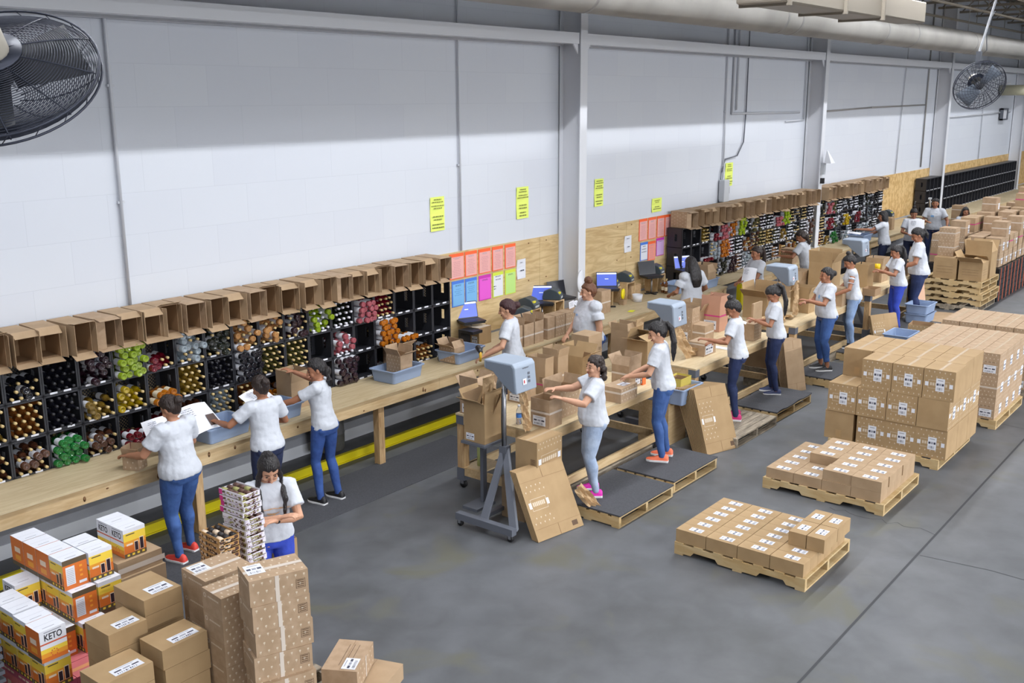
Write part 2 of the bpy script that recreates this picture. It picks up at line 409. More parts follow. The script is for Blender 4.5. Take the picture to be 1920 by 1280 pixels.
# white plate on first column
mb = MB(); mb.lathe([(0, .0), (0, .105), (.012, .1), (.02, .0)], WHT, 20, Matrix.Translation((12.8, 8.795, 1.42)) @ Matrix.Rotation(PI/2, 4, 'X') @ Matrix.Scale(1.7, 4, (0, 1, 0)))
tag(mb.build('oval_guard'), 'white oval cable reel fixed low on the first steel column', 'wall fitting')

# ------------------------------------------------------------------ signs and papers
def bars(mb, x0, x1, z0, z1, n, m, y=-.002, seed=1, vert=False):
    rnd = random.Random(seed)
    for k in range(n):
        zz = z1-(z1-z0)*(k+.5)/n; w_ = (x1-x0)*rnd.uniform(.5, .95); c_ = (x0+x1)/2
        h_ = (z1-z0)/n*.38
        xx = c_-w_/2
        while xx < c_+w_/2-.004:
            l_ = min(rnd.uniform(.015, .05), c_+w_/2-xx)
            mb.quad((xx, y, zz-h_/2), (xx+l_, y, zz-h_/2), (xx+l_, y, zz+h_/2), (xx, y, zz+h_/2), m); xx += l_+.007
def sheet(x, z, w_, h_, m, label, lines=(), frame=None, name='wall_sign', cat='sign', y=9.178, group=None, seed=1, tilt=0):
    mb = MB()
    if frame: mb.box(-w_/2, w_/2, -.003, 0, -h_/2, h_/2, frame); mb.box(-w_/2+.02, w_/2-.01, -.005, -.003, -h_/2+.012, h_/2-.045, m)
    else:
        n = 6
        for k in range(n):
            za, zb = -h_/2+h_*k/n, -h_/2+h_*(k+1)/n
            fa = .0+.012*abs(k/n-.5)*2; fb = .012*abs((k+1)/n-.5)*2
            mb.quad((-w_/2, -fa, za), (w_/2, -.003, za), (w_/2, -.003, zb), (-w_/2, -fb, zb), m)
    for i, (a, c, d, e, n_, mm) in enumerate(lines): bars(mb, a*w_/2, c*w_/2, d*h_/2, e*h_/2, n_, mm, -.0155 if not frame else -.0065, seed*7+i)
    o = mb.build(name); place(o, x, y, z, ry=tilt); return tag(o, label, cat, group)
YT = mat('sign_ink', s(120, 124, 60), .7)
for i, (x, z, w_, h_, l) in enumerate(((10.01, 2.68, .28, .45, 'yellow paper sign taped on the white wall left of the first conduit'), (11.85, 2.68, .29, .46, 'yellow paper sign on the white wall between conduit and first column'), (13.86, 2.68, .26, .44, 'yellow paper sign partly hidden behind the first steel column'), (15.7, 2.33, .34, .24, 'short tilted yellow paper sign above the right-hand orange papers'), (18.43, 2.7, .32, .45, 'yellow paper sign on the wall beside the grey switch box'))):
    o = sheet(x, z, w_, h_, YELP, l, ((-.9, .9, .62, .92, 2, YT), (-.95, .95, .26, .55, 2, YT), (-.8, .8, -.42, -.06, 2, YT), (-.98, .98, -.9, -.52, 2, YT)) if h_ > .3 else ((-.7, .7, .3, .8, 2, YT), (-.9, .9, -.7, -.1, 2, YT)), y=9.196, seed=i+3)
PK = mat('pink_paper', s(226, 168, 164), .7); ORF = mat('orange_folder', s(240, 100, 50), .5); BLF = mat('blue_folder', s(70, 120, 210), .5)
BLP = mat('blue_paper', s(120, 178, 226), .7); MGP = mat('magenta_paper', s(224, 90, 204), .7); MGF = mat('magenta_folder', s(196, 50, 170), .6)
GRP = mat('green_paper', s(186, 224, 130), .7); LIM = mat('lime_folder', s(204, 222, 70), .6); LAV = mat('lavender_paper', s(204, 168, 216), .7); SAL = mat('salmon_paper', s(238, 150, 134), .7)
TXL = ((-.6, .6, .55, .7, 2, GINK), (-.7, .7, -.8, .4, 9, mat('faint_ink', s(205, 150, 150), .7)))
TXB = ((-.7, .7, .55, .68, 2, DINK), (-.7, .7, -.2, .4, 4, mat('faint_blue_ink', s(96, 150, 204), .7)))
cols_ = ('first', 'second', 'third', 'fourth', 'fifth')
for i, (xa, xb) in enumerate(((10.21, 10.51), (10.53, 10.79), (10.82, 11.09), (11.12, 11.37), (11.41, 11.66))):
    sheet((xa+xb)/2, 1.935, xb-xa, .35, PK, 'pink page in orange folder, %s in the top row over the laptop' % cols_[i], TXL, ORF, 'pinned_paper', 'paper', group='pink notices beside the left crates', seed=i+20)
for i, (xa, xb, m, f, l, t) in enumerate(((10.25, 10.51, BLP, BLF, 'light blue page in a blue folder nearest the black crates', TXB), (10.53, 10.78, BLP, BLF, 'light blue page in a blue folder beside the magenta page', TXB), (10.82, 11.09, MGP, MGF, 'bright magenta page in a magenta folder behind the laptop', TXB[:1]), (11.13, 11.37, WHITE, LIM, 'white page with dark symbols in a lime folder', ((-.8, .8, .3, .8, 2, GINK), (-.9, -.4, -.4, 0, 2, DINK))), (11.41, 11.66, GRP, LIM, 'light green page in a lime folder beside the white notice', TXB[:1]))):
    sheet((xa+xb)/2, 1.555, xb-xa, .36, m, l, t, f, 'pinned_paper', 'paper', seed=i+40)
sheet(11.8, 1.71, .21, .29, WHITE, 'white notice with two dark words right of the coloured papers', ((-.6, .5, .55, .8, 1, GINK), (-.4, .6, -.3, 0, 1, DINK)), None, 'pinned_paper', 'paper', y=9.182, seed=60)
sheet(14.75, 1.75, .23, .28, WHITE, 'white notice with dark words alone on plywood right of the first column', ((-.6, .5, .55, .8, 1, GINK), (-.4, .6, -.5, -.2, 1, DINK)), None, 'pinned_paper', 'paper', y=9.182, seed=61)
for i, (xa, xb) in enumerate(((15.1, 15.37), (15.4, 15.67), (15.7, 15.96), (15.97, 16.2))):
    sheet((xa+xb)/2, 1.94, xb-xa, .38, PK, 'pink page in an orange folder, %s from the left in the right-hand group' % cols_[i], TXL, ORF, 'pinned_paper', 'paper', group='pink notices beside the right crates', seed=i+70)
sheet(15.28, 1.56, .25, .32, WHITE, 'white page with blue folder edge below the right-hand pink pages', ((-.7, .7, -.2, .7, 3, GINK),), BLF, 'pinned_paper', 'paper', seed=81)
sheet(15.54, 1.54, .25, .34, SAL, 'salmon page in an orange folder between white and lavender pages', TXL, ORF, 'pinned_paper', 'paper', seed=82)
sheet(15.83, 1.58, .27, .32, LAV, 'lavender page in a magenta folder beside the right crates', TXB[:1], MGF, 'pinned_paper', 'paper', seed=83)

# ------------------------------------------------------------------ workbenches
def bench(name, x0, x1, y0, label, legs, zt=.87, knots=0, y1=9.18, seams=()):
    root = empty(name, x0, y0); tag(root, label, 'workbench')
    mb = MB(); mb.box(0, x1-x0, -.02, y1-y0, zt-.025, zt, PLYB); mb.build('worktop', root)
    xx = 0; i = 0
    while xx < x1-x0-.01:
        l = min(3.65, x1-x0-xx); mb = MB(); mb.box(xx+.002, xx+l-.002, .0, .04, zt-.17, zt-.026, PINE)
        rnd = random.Random(int(x0*10)+i)
        for q in range(knots):
            kx = xx+rnd.uniform(.1, l-.1); kz = rnd.uniform(zt-.15, zt-.06)
            mb.lathe([(0, .0), (.0, .014), (.002, .0)], KNOT, 8, Matrix.Translation((kx, -.001, kz)) @ Matrix.Rotation(PI/2, 4, 'X') @ Matrix.Scale(rnd.uniform(.5, 2.2), 4, (0, 1, 0)))
        mb.build('front_board', root); xx += l; i += 1
    for lx in legs:
        mb = MB(); mb.box(lx-x0-.045, lx-x0+.045, .03, .12, 0, zt-.03, PINEY); mb.build('leg', root)
        mb = MB(); mb.box(lx-x0-.02, lx-x0+.02, .12, y1-y0-.02, zt-.17, zt-.03, PINE); mb.build('cross_rail', root)
    return root
bench('workbench', 1.6, 16.55, 8.2, 'long plywood workbench with lumber front carrying the left wine crates', (3.0, 5.45, 7.93, 10.4, 12.9, 14.6, 16.4), knots=9)
bench('workbench', 18.0, 29.2, 8.2, 'plywood workbench carrying the middle wine crates beyond the gap', (18.2, 21, 24, 27, 29.1), knots=3)
bench('workbench', 29.6, 46, 8.0, 'farthest long plywood bench below the empty black crates', (33, 36.2, 39.4, 42.6), knots=0)
mb = MB(); mb.box(16.6, 17.95, 8.35, 9.15, .845, .87, PLYB); mb.box(16.62, 16.7, 8.35, 8.42, 0, .845, PINEY); mb.box(17.8, 17.88, 8.35, 8.42, 0, .845, PINEY)
tag(mb.build('bridge_board'), 'plywood board bridging the gap between the two benches', 'board')
mb = MB(); mb.box(17.2, 17.3, 8.22, 8.32, 0, .84, YEL); tag(mb.build('guard_post'), 'yellow guard post standing at the gap between the benches', 'post')
# galvanised drum under the bench
dr = mat('galvanised_drum', s(140, 142, 146), .45, .6, noise=(s(112, 113, 116), 5, .35, .65))
mb = MB(); mb.lathe([(0, .001), (0, .19), (.02, .2), (.2, .2), (.21, .207), (.22, .2), (.44, .2), (.45, .207), (.46, .2), (.6, .2), (.6, .185), (.58, .18), (.58, .001)], dr, 28)
tag(place(mb.build('metal_drum'), 7.72, 8.94, .1), 'grey metal drum under the long bench beside a bench leg', 'drum')
# ------------------------------------------------------------------ milk crates
CW = .345
def crate_mesh():
    mb = MB(); W = CW/2-.002; D = .30; t = .006
    # local: opening faces -y at y=0, base at z=0, x centred
    H_ = CW-.004
    mb.box(-W, W, 0, D, 0, t, CRATE); mb.box(-W, W, 0, D, H_-t, H_, CRATE)
    for sg in (-1, 1):
        xa, xb = (sg*W, sg*(W-t)) if sg < 0 else (W-t, W)
        # side wall with a hand hole
        mb.box(min(xa, xb), max(xa, xb), 0, .10, 0, H_, CRATE); mb.box(min(xa, xb), max(xa, xb), .15, D, 0, H_, CRATE)
        mb.box(min(xa, xb), max(xa, xb), .10, .15, 0, .11, CRATE); mb.box(min(xa, xb), max(xa, xb), .10, .15, .235, H_, CRATE)
    # thick rim
    for a, b_, c, d in ((-W, W, 0, .018), (-W, W, H_-.018, H_), (-W, -W+.016, 0, H_), (W-.016, W, 0, H_)):
        mb.box(a, b_, -.006, .012, c, d, CRATE)
    # lattice base of the crate = its back here
    for a, b_, c, d in ((-W, W, 0, .05), (-W, W, H_-.05, H_), (-W, -W+.05, .05, H_-.05), (W-.05, W, .05, H_-.05)):
        mb.box(a, b_, D-.006, D, c, d, CRATE)
    n = 7; a0 = .05; L_ = H_-.1; Wd = 2*W-.1
    for k in range(-n, n+1):
        for sg in (-1, 1):
            # diagonal line u - sg*v = k/n, clipped
            pts = []
            for u in [i/14 for i in range(15)]:
                v = sg*(u-.5)+.5+k/n*1.0
                if 0 <= v <= 1: pts.append((u, v))
            if len(pts) > 1:
                (ua, va), (ub, vb) = pts[0], pts[-1]
                A = Vector((-Wd/2+ua*Wd, D-.005, a0+va*L_)); B = Vector((-Wd/2+ub*Wd, D-.005, a0+vb*L_))
                dd = (B-A).normalized(); pn = Vector((-dd.z, 0, dd.x))*.0055
                mb.quad(A-pn, B-pn, B+pn, A+pn, CRATE)
    return mb
crate_proto = crate_mesh().build('milk_crate')
mb = MB(); mb.box(-.11, -.04, -.0095, -.006, .002, .02, WHITE); mb.build('price_label', crate_proto)
mb = MB(); mb.box(.02, .09, -.0095, -.006, .002, .02, WHITE); mb.build('price_label', crate_proto)
CY = 8.84
first = True
def put_crate(x, z, label, group, ry=0):
    global first
    c = crate_proto if first else dup(crate_proto)
    first = False
    place(c, x, CY, z); return tag(c, label, 'crate', group)
RN = ('top', 'middle', 'bottom')
# contents: (glass, arrangement, rows, cap)   n necks out, b bases out, m mixed
AMB, GOLD, BLK, DGR, GRN, LIME, YLW, RED, PUR, CLR, PEA, ORG, PNK, CHB, OLV = 'amber gold black darkgreen green lime yellow red purple clear peach orange pink chestnut olive'.split()
GL = dict(amber=(150, 90, 40), gold=(160, 128, 50), black=(22, 22, 30), darkgreen=(38, 44, 34), green=(36, 150, 66), lime=(176, 204, 40), yellow=(222, 190, 30), red=(140, 20, 44), purple=(62, 38, 50), clear=(190, 204, 214), peach=(224, 168, 106), orange=(216, 128, 16), pink=(206, 112, 124), chestnut=(74, 44, 30), olive=(96, 92, 48))
GM = {k_: mat('glass_'+k_, s(*v_), .08, coat=.6, spec=.8, trans=.55 if k_ not in ('black', 'chestnut') else 0, ior=1.45) for k_, v_ in GL.items()}
TAN = mat('tan_capsule', s(196, 172, 120), .5); WCAP = mat('white_capsule', s(226, 226, 236), .4); BCAP = mat('black_capsule', s(40, 40, 46), .4)
CAPS = dict(t=TAN, w=WCAP, k=BCAP)
GW = dict(amber='amber', gold='golden', black='black', darkgreen='dark green', green='bright green', lime='lime green', yellow='yellow', red='red', purple='dark purple', clear='clear', peach='peach', orange='orange', pink='pink', chestnut='dark brown', olive='olive')
SPEC = [  # left to right, (top, middle, bottom)
 ((CHB, 'n', 5, 't'), (GOLD, 'n', 5, 't'), (CHB, 'n', 4, 't')),
 ((BLK, 'm', 3, 't'), (AMB, 'n', 5, 't'), (CHB, 'm', 4, 't')),
 ((BLK, 'n', 5, 'k'), (BLK, 'n', 5, 'k'), (GRN, 'b', 4, 't')),
 ((PUR, 'm', 5, 'k'), (GOLD, 'm', 3, 't'), (CHB, 'm', 3, 't')),
 ((LIME, 'b', 5, 't'), (YLW, 'm', 4, 't'), (RED, 'b', 2, 't')),
 ((RED, 'm', 2, 't'), (ORG, 'b', 2, 't'), (RED, 'n', 3, 't')),
 ((CLR, 'm', 5, 't'), (GOLD, 'n', 5, 't'), (CHB, 'n', 4, 't')),
 ((DGR, 'm', 5, 't'), (BLK, 'n', 5, 'k'), (CLR, 'n', 5, 't')),
 ((PEA, 'm', 5, 't'), (BLK, 'b', 5, 'k'), (AMB, 'n', 5, 't')),
 ((PEA, 'm', 5, 't'), (OLV, 'n', 5, 't'), (ORG, 'm', 3, 't')),
 ((PUR, 'm', 5, 't'), (OLV, 'n', 5, 't'), (OLV, 'n', 3, 't')),
 ((LIME, 'm', 5, 'w'), None, None),
 ((DGR, 'n', 5, 'w'), (PNK, 'm', 4, 'w'), (PUR, 'b', 5, 'w')),
 ((PNK, 'b', 4, 't'), None, None),
 ((RED, 'n', 4, 't'), (ORG, 'b', 5, 't'), (RED, 'n', 1, 't')),
 (None, (ORG, 'b', 1, 't'), None),
 (None, None, (AMB, 'n', 3, 't')),
 (None, None, None)]
def bottle_root(glass, cap):
    mb = MB(); mb.lathe([(.014, .001), (.010, .016), (0, .026), (.004, .034), (.19, .034), (.205, .030), (.225, .0165), (.24, .0135), (.305, .0132), (.306, .001)], GM[glass], 12)
    o = mb.build('wine_bottle')
    mb = MB(); mb.lathe([(.272, .0142), (.308, .0142), (.309, .001)], CAPS[cap], 10); mb.build('capsule', o)
    mb = MB(); rs = [[(.0344*math.cos(PI*2*i/12), .0344*math.sin(PI*2*i/12), z_) for i in range(12)] for z_ in (.06, .14)]
    mb.rings(rs, WHITE if glass not in ('amber', 'orange', 'peach') else mat('cream_label', s(226, 214, 188), .6), cap=False); mb.build('wine_label', o)
    return o
BP = {}
def add_stuff_bottle(mb, glass, cap, M):
    mb.lathe([(.012, .001), (0, .026), (.004, .034), (.05, .034)], GM[glass], 8, M)
    mb.rings([[tuple(M @ Vector((.0342*math.cos(PI*i/4), .0342*math.sin(PI*i/4), z_))) for i in range(8)] for z_ in (.05, .16)], WHITE, cap=False)
    mb.lathe([(.16, .034), (.19, .034), (.225, .016), (.272, .0135)], GM[glass], 8, M)
    mb.lathe([(.27, .0142), (.306, .0142), (.307, .001)], CAPS[cap], 8, M)
rest = MB(); nind = 0
AW = dict(n='lying neck outwards', b='lying base outwards', m='lying')
def fill(x, z, sp, ci, ri, where, individual):
    global nind
    glass, arr, rows, cap = sp
    rnd = random.Random(int(x*100)+int(z*77))
    for r_ in range(rows):
        n = 4 if r_ % 2 == 0 else 3
        for q in range(n):
            if arr == 'm' and r_ == rows-1 and rnd.random() < .3: continue
            bx = x+(q-(n-1)/2)*.078+rnd.uniform(-.002, .002); bz = z+.041+r_*.0645
            out = arr == 'b' or (arr == 'm' and rnd.random() < .42)
            if out:
                yy = CY+rnd.uniform(-.10, -.03)-(.03 if arr == 'b' else 0); M = Matrix.Translation((bx, yy, bz)) @ Matrix.Rotation(-PI/2, 4, 'X')
            else:
                yy = CY+.285+rnd.uniform(-.03, .005); M = Matrix.Translation((bx, yy, bz)) @ Matrix.Rotation(PI/2, 4, 'X')
            M = M @ Matrix.Rotation(rnd.uniform(0, 6), 4, 'Z')
            if individual and nind < 300:
                key = (glass, cap)
                if key not in BP: BP[key] = [bottle_root(glass, cap), False]
                o = BP[key][0] if not BP[key][1] else dup(BP[key][0])
                BP[key][1] = True
                o.matrix_world = M; o.location = M.translation; o.rotation_euler = M.to_euler()
                tag(o, '%s wine bottle, %s crate column, %s crate, %s bottle row up, %s from left' % (GW[glass], where, RN[ri], ORD[r_], ORD[q]), 'bottle', 'wine bottles in the left crates')
                nind += 1
            else: add_stuff_bottle(rest, glass, cap, M)
X0 = 3.97-CW/2-CW+.0
for ci in range(18):
    x = 3.97-CW/2+ci*CW
    w_ = 'leftmost' if ci == 0 else ORD[ci]
    for ri in range(3):
        z = .872+(2-ri)*CW
        sp = SPEC[ci][ri]
        cont = 'empty' if sp is None else 'holding %s bottles' % GW[sp[0]]
        put_crate(x, z, 'black milk crate %s, %s column, %s row, left bank' % (cont, w_, RN[ri]), 'milk crates of the left bank')
        if sp: fill(x, z, sp, ci, ri, w_, True)
# second bank
kinds = [DGR, BLK, OLV, CHB, GOLD, AMB, PUR, CLR, CHB, DGR, BLK, OLV, GOLD, PEA, CHB, DGR, RED]
X2 = 16.18
rnd = random.Random(5)
sp2 = {(1, 0): None, (0, 0): None, (0, 1): None, (0, 2): None, (1, 1): None, (2, 1): (RED, 'b', 1, 't'), (3, 1): (CLR, 'm', 5, 't'), (4, 1): (ORG, 'b', 5, 't'), (4, 0): (PNK, 'b', 4, 't'), (3, 0): (RED, 'b', 2, 't'), (5, 0): (ORG, 'm', 5, 'w'), (6, 0): (LIME, 'b', 5, 'w'), (5, 1): (PNK, 'n', 5, 'w'), (6, 1): (DGR, 'n', 5, 'w'), (5, 2): (PUR, 'b', 5, 'w'), (12, 0): (LIME, 'b', 5, 't'), (11, 0): (PNK, 'b', 3, 't'), (1, 2): None, (2, 2): None, (20, 2): (GRN, 'b', 4, 't'), (19, 0): (PNK, 'b', 4, 'w'), (19, 1): (RED, 'b', 4, 'w'), (22, 1): (YLW, 'b', 4, 't'), (24, 1): (RED, 'b', 4, 't')}
for ci in range(30):
    x = X2+ci*CW
    if abs(x-22.1) < .2: continue
    for ri in range(3):
        z = .872+(2-ri)*CW
        sp = sp2.get((ci, ri), (rnd.choice(kinds if ci < 21 else [BLK, CLR, DGR, BLK]), rnd.choice('nnnmm'), rnd.choice((4, 5, 5)), rnd.choice('ttw' if ci < 21 else 'wwk')))
        cont = 'empty' if sp is None else 'holding %s bottles' % GW[sp[0]]
        put_crate(x, z, 'black milk crate %s, %s column, %s row, middle bank' % (cont, ORD[ci], RN[ri]), 'milk crates of the middle bank')
        if sp: fill(x, z, sp, ci, ri, ORD[ci], False)
o = rest.build('wine_bottle'); tag(o, 'all the other wine bottles lying in the crates further along the wall', 'bottles', kind='stuff')
for ci in range(31):
    x = 30.1+ci*CW
    if abs(x-31.35) < .2 or abs(x-40.6) < .2: continue
    for ri in range(3):
        put_crate(x, .872+(2-ri)*CW, 'empty black milk crate in the far bank, %s column from its near end, %s row' % (ORD[ci], RN[ri]), 'empty milk crates of the far bank')
# ================================================================== cartons
def fq(mb, F, dims, a0, a1, v0, v1, m, off=.0009):
    w_, d_, h_ = dims
    def P(a, v):
        if F == '-x': return (-w_/2-off, d_/2-a, v)
        if F == '-y': return (-w_/2+a, -d_/2-off, v)
        if F == '+x': return (w_/2+off, -d_/2+a, v)
        return (-w_/2+a, -d_/2+v, h_+off)
    mb.quad(P(a0, v0), P(a1, v0), P(a1, v1), P(a0, v1), m)
def fsize(F, dims):
    w_, d_, h_ = dims
    return {'-x': (d_, h_), '+x': (d_, h_), '-y': (w_, h_), 'top': (w_, d_)}[F]
def prints(mb, F, dims, style):
    A, V = fsize(F, dims)
    st = .052 if A > .3 or V > .3 else .042
    if 'dots' in style or 'logo' in style:
        nr = max(2, int(V/st)); nc = max(2, int(A/st))
        for r_ in range(nr):
            for c_ in range(nc):
                a = (c_+.5+(.5 if r_ % 2 else 0))*A/nc; v = (r_+.5)*V/nr
                if a > A-.015: continue
                if 'logo' in style and abs(v-V/2) < V*.2 and abs(a-A/2) < A*.42: continue
                fq(mb, F, dims, a-.006, a+.006, v-.002, v+.009, WINK); fq(mb, F, dims, a-.0015, a+.0015, v-.011, v-.002, WINK)
    if 'logo' in style:
        a0, a1, v0, v1 = A*.16, A*.84, V*.36, V*.64
        for q in ((a0, a1, v0, v0+.004), (a0, a1, v1-.004, v1), (a0, a0+.004, v0, v1), (a1-.004, a1, v0, v1)): fq(mb, F, dims, *q, WINK)
        for q in ((A*.06, A*.17, V*.43, V*.57), (A*.83, A*.94, V*.43, V*.57)): fq(mb, F, dims, *q, WHITE, .0012)
        for k in range(7): fq(mb, F, dims, a0+.02+k*(a1-a0-.04)/7, a0+.02+(k+.75)*(a1-a0-.04)/7, V*.46, V*.56, WINK)
    if 'mark' in style:
        s_ = min(.06, V*.45); a0 = A-s_-.02; v0 = V/2-s_/2
        for q in ((a0, a0+s_, v0, v0+.003), (a0, a0+s_, v0+s_-.003, v0+s_), (a0, a0+.003, v0, v0+s_), (a0+s_-.003, a0+s_, v0, v0+s_)): fq(mb, F, dims, *q, INK)
        for k in range(4): fq(mb, F, dims, a0+.008, a0+s_-.008, v0+.008+k*s_*.22, v0+.014+k*s_*.22, INK)
    if 'seal' in style:
        for k in range(10):
            t0 = 2*PI*k/10
            fq(mb, F, dims, A*.14+.014*math.cos(t0)-.004, A*.14+.014*math.cos(t0)+.004, V*.75+.014*math.sin(t0)-.004, V*.75+.014*math.sin(t0)+.004, WINK)
        for k in range(8): fq(mb, F, dims, A*.3+k*A*.07, A*.3+(k+.8)*A*.07, V*.72, V*.79, WINK)
    if 'box' in style:
        for k in range(3): fq(mb, F, dims, A*.15, A*.85, V*(.3+.14*k), V*(.3+.14*k)+.004, INK)
def labelpart(parent, F, dims, a0, a1, v0, v1, seed=1, tallbars=True):
    mb = MB(); fq(mb, F, dims, a0, a1, v0, v1, WHITE, .0022)
    rnd = random.Random(seed); W_ = a1-a0; H_ = v1-v0
    for k in range(3):
        aa = a0+W_*(.08+.3*k); fq(mb, F, dims, aa, aa+W_*.24, v0+H_*.45, v0+H_*.62, DINK if k != 1 else GINK, .0028)
    fq(mb, F, dims, a0+W_*.2, a0+W_*.8, v0+H_*.82, v0+H_*.88, GINK, .0028)
    for k in range(10): fq(mb, F, dims, a0+W_*(.12+.07*k), a0+W_*(.12+.07*k)+W_*rnd.uniform(.015, .045), v0+H_*.1, v0+H_*.3, DINK if rnd.random() < .6 else GINK, .0028)
    return mb.build('shipping_label', parent)
def carton(w_, d_, h_, m=None, open_=None, pr={}, labels=(), tape=None, flapm=None, seam='x', name='carton', fl=.48):
    """closed box, or open topped with four flap angles (0 shut, 90 upright, 180 folded out) for -x, +x, -y, +y"""
    m = m or CB; mb = MB(); dims = (w_, d_, h_)
    X, Y = w_/2, d_/2
    if open_ is None:
        mb.box(-X, X, -Y, Y, 0, h_, m)
        if seam == 'x': fq(mb, 'top', dims, .002, w_-.002, d_/2-.0012, d_/2+.0012, CBD, .0006)
        elif seam == 'y': fq(mb, 'top', dims, w_/2-.0012, w_/2+.0012, .002, d_-.002, CBD, .0006)
    else:
        t = .005
        mb.box(-X, X, -Y, Y, 0, t, m)
        for (a, b_, c, d) in ((-X, -X+t, -Y, Y), (X-t, X, -Y, Y), (-X+t, X-t, -Y, -Y+t), (-X+t, X-t, Y-t, Y)): mb.box(a, b_, c, d, t, h_, m)
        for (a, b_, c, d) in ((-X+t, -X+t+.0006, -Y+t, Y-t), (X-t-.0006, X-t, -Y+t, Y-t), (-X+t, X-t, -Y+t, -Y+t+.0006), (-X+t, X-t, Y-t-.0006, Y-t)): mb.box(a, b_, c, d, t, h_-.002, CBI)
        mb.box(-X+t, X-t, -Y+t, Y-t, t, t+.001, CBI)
    for F, st in pr.items(): prints(mb, F, dims, st)
    o = mb.build(name)
    if open_ is not None:
        for k, a in enumerate(open_):
            if a is None: continue
            fb = MB(); L_ = (min(w_, d_))*fl; T = .004
            if k < 2: fb.box(0, L_, -Y+.002, Y-.002, -T, 0, flapm or m); pos = (-X if k == 0 else X, 0, h_)
            else: fb.box(-X+.002, X-.002, 0, L_, -T, 0, flapm or m); pos = (0, -Y if k == 2 else Y, h_)
            f_ = fb.build('flap', o)
            ang = R(a)
            if k == 0: e = Euler((0, -ang, 0))
            elif k == 1: e = Euler((0, -(PI-ang), 0))
            elif k == 2: e = Euler((ang, 0, 0))
            else: e = Euler((PI-ang, 0, 0))
            f_.location = pos; f_.rotation_euler = e
    if tape:
        tb = MB()
        for F, a0, a1, v0, v1, tm in tape: fq(tb, F, dims, a0, a1, v0, v1, tm, .0016)
        tb.build('tape_strip', o)
    for i, l in enumerate(labels): labelpart(o, *((l[0], dims)+tuple(l[1:])), seed=int(w_*1000)+i)
    return o
def band(dims, tm, v=.45, hh=.022):          # a tape band right round the sides
    w_, d_, h_ = dims; return [('-x', 0, d_, h_*v, h_*v+hh, tm), ('-y', 0, w_, h_*v, h_*v+hh, tm)]
class Proto:                                  # first use gives the original, later uses a copy with its parts
    def __init__(self): self.d = {}
    def get(self, key, make):
        if key not in self.d: self.d[key] = make(); return self.d[key]
        return dup(self.d[key])
PR = Proto()
# --- the open cartons lying on top of the crates
def lying(kind):
    k = {0: (88, 96, 112, 84), 1: (100, 88, 105, 60), 2: (86, 92, 120, 95), 3: (92, 104, 108, 48), 4: (88, 84, 116, 110), 5: (30, 96, 100, 78)}[kind]
    h_ = (.34, .33, .36, .33, .3, .34)[kind]
    # before laying: x width, y = vertical once lying, z = depth; the mouth ends facing the aisle
    o = carton(.215, .29, h_, CB3 if kind in (0, 5) else CB, (k[0], k[1], k[2], k[3]), pr={'-x': 'dots'} if kind in (0, 5) else {}, fl=.42, name='open_carton')
    return o
def lay(kind, x, z, y0, label, group, tilt=0):
    o = PR.get('lying%d' % kind, lambda: lying(kind))
    # +z (mouth) -> -y ; local y -> z
    o.rotation_euler = Euler((PI/2, 0, tilt)); o.location = (x, y0, z+.145)
    return tag(o, label, 'carton', group)
xx = 3.66; rnd = random.Random(11); i = 0
while xx < 9.6:
    kd = (0, 4, 1, 3, 2, 5, 1, 3, 4, 0, 2, 3)[i % 12]
    lay(kd, xx, .872+3*CW, 9.13+rnd.uniform(-.03, .0), 'open brown carton lying on the left crates, mouth to the aisle, %s from the left' % (ORD[i] if i < 32 else 'last'), 'cartons on the left crates', rnd.uniform(-.09, .06))
    xx += .232+rnd.uniform(.0, .03); i += 1
xx = 16.2; i = 0; nn = ORD
while xx < 26.3:
    kd = (5, 4, 1, 3, 2, 5, 1, 3, 4, 0, 2, 3)[i % 12]
    if abs(xx-22.1) > .2:
        if i < 32: l = 'open brown carton lying on top of the middle crates, %s from the near end' % ORD[i]
        else: l = 'open brown carton lying on top of the middle crates, %s from the far end' % ORD[max(0, 41-i)]
        lay(kd, xx, .872+3*CW, 9.13+rnd.uniform(-.03, .0), l, 'cartons on the middle crates', rnd.uniform(-.09, .06))
        i += 1
    xx += .24+rnd.uniform(0, .02)
# ================================================================== pallets
def pallet(x0, x1, y0, y1, label, z=0., m=PAL, boards=7, notch=True, rz=0, name='pallet'):
    """stringers run along y, deck boards along x"""
    W_, D_ = x1-x0, y1-y0
    root = empty(name, (x0+x1)/2, (y0+y1)/2, z, rz); tag(root, label, 'pallet', None)
    X, Y = W_/2, D_/2
    for k in range(3):
        xc = -X+.02+k*(W_-.04)/2
        mb = MB()
        if notch:
            prof = [(-Y, .017), (-Y+.17, .017), (-Y+.2, .055), (-Y+.42, .055), (-Y+.45, .017), (Y-.45, .017), (Y-.42, .055), (Y-.2, .055), (Y-.17, .017), (Y, .017), (Y, .105), (-Y, .105)]
        else: prof = [(-Y, .017), (Y, .017), (Y, .105), (-Y, .105)]
        n = len(prof)
        vs = [(xc-.02, a, b_) for a, b_ in prof]+[(xc+.02, a, b_) for a, b_ in prof]
        fs = [tuple(range(n)), tuple(reversed(range(n, 2*n)))]+[(i_, (i_+1) % n+0, (i_+1) % n+n, i_+n) for i_ in range(n)]
        fs = [fs[0][::-1], fs[1][::-1]]+[f[::-1] for f in fs[2:]]
        mb.add(vs, fs, m); mb.build('stringer', root)
    bw = .09
    for k in range(boards):
        yc = -Y+bw/2+k*(D_-bw)/(boards-1); mb = MB(); mb.box(-X, X, yc-bw/2, yc+bw/2, .105, .121, m); mb.build('deck_board', root)
    for yc in (-Y+bw/2, 0, Y-bw/2): mb = MB(); mb.box(-X, X, yc-bw/2, yc+bw/2, 0, .016, m); mb.build('bottom_board', root)
    return root
PZ = .122
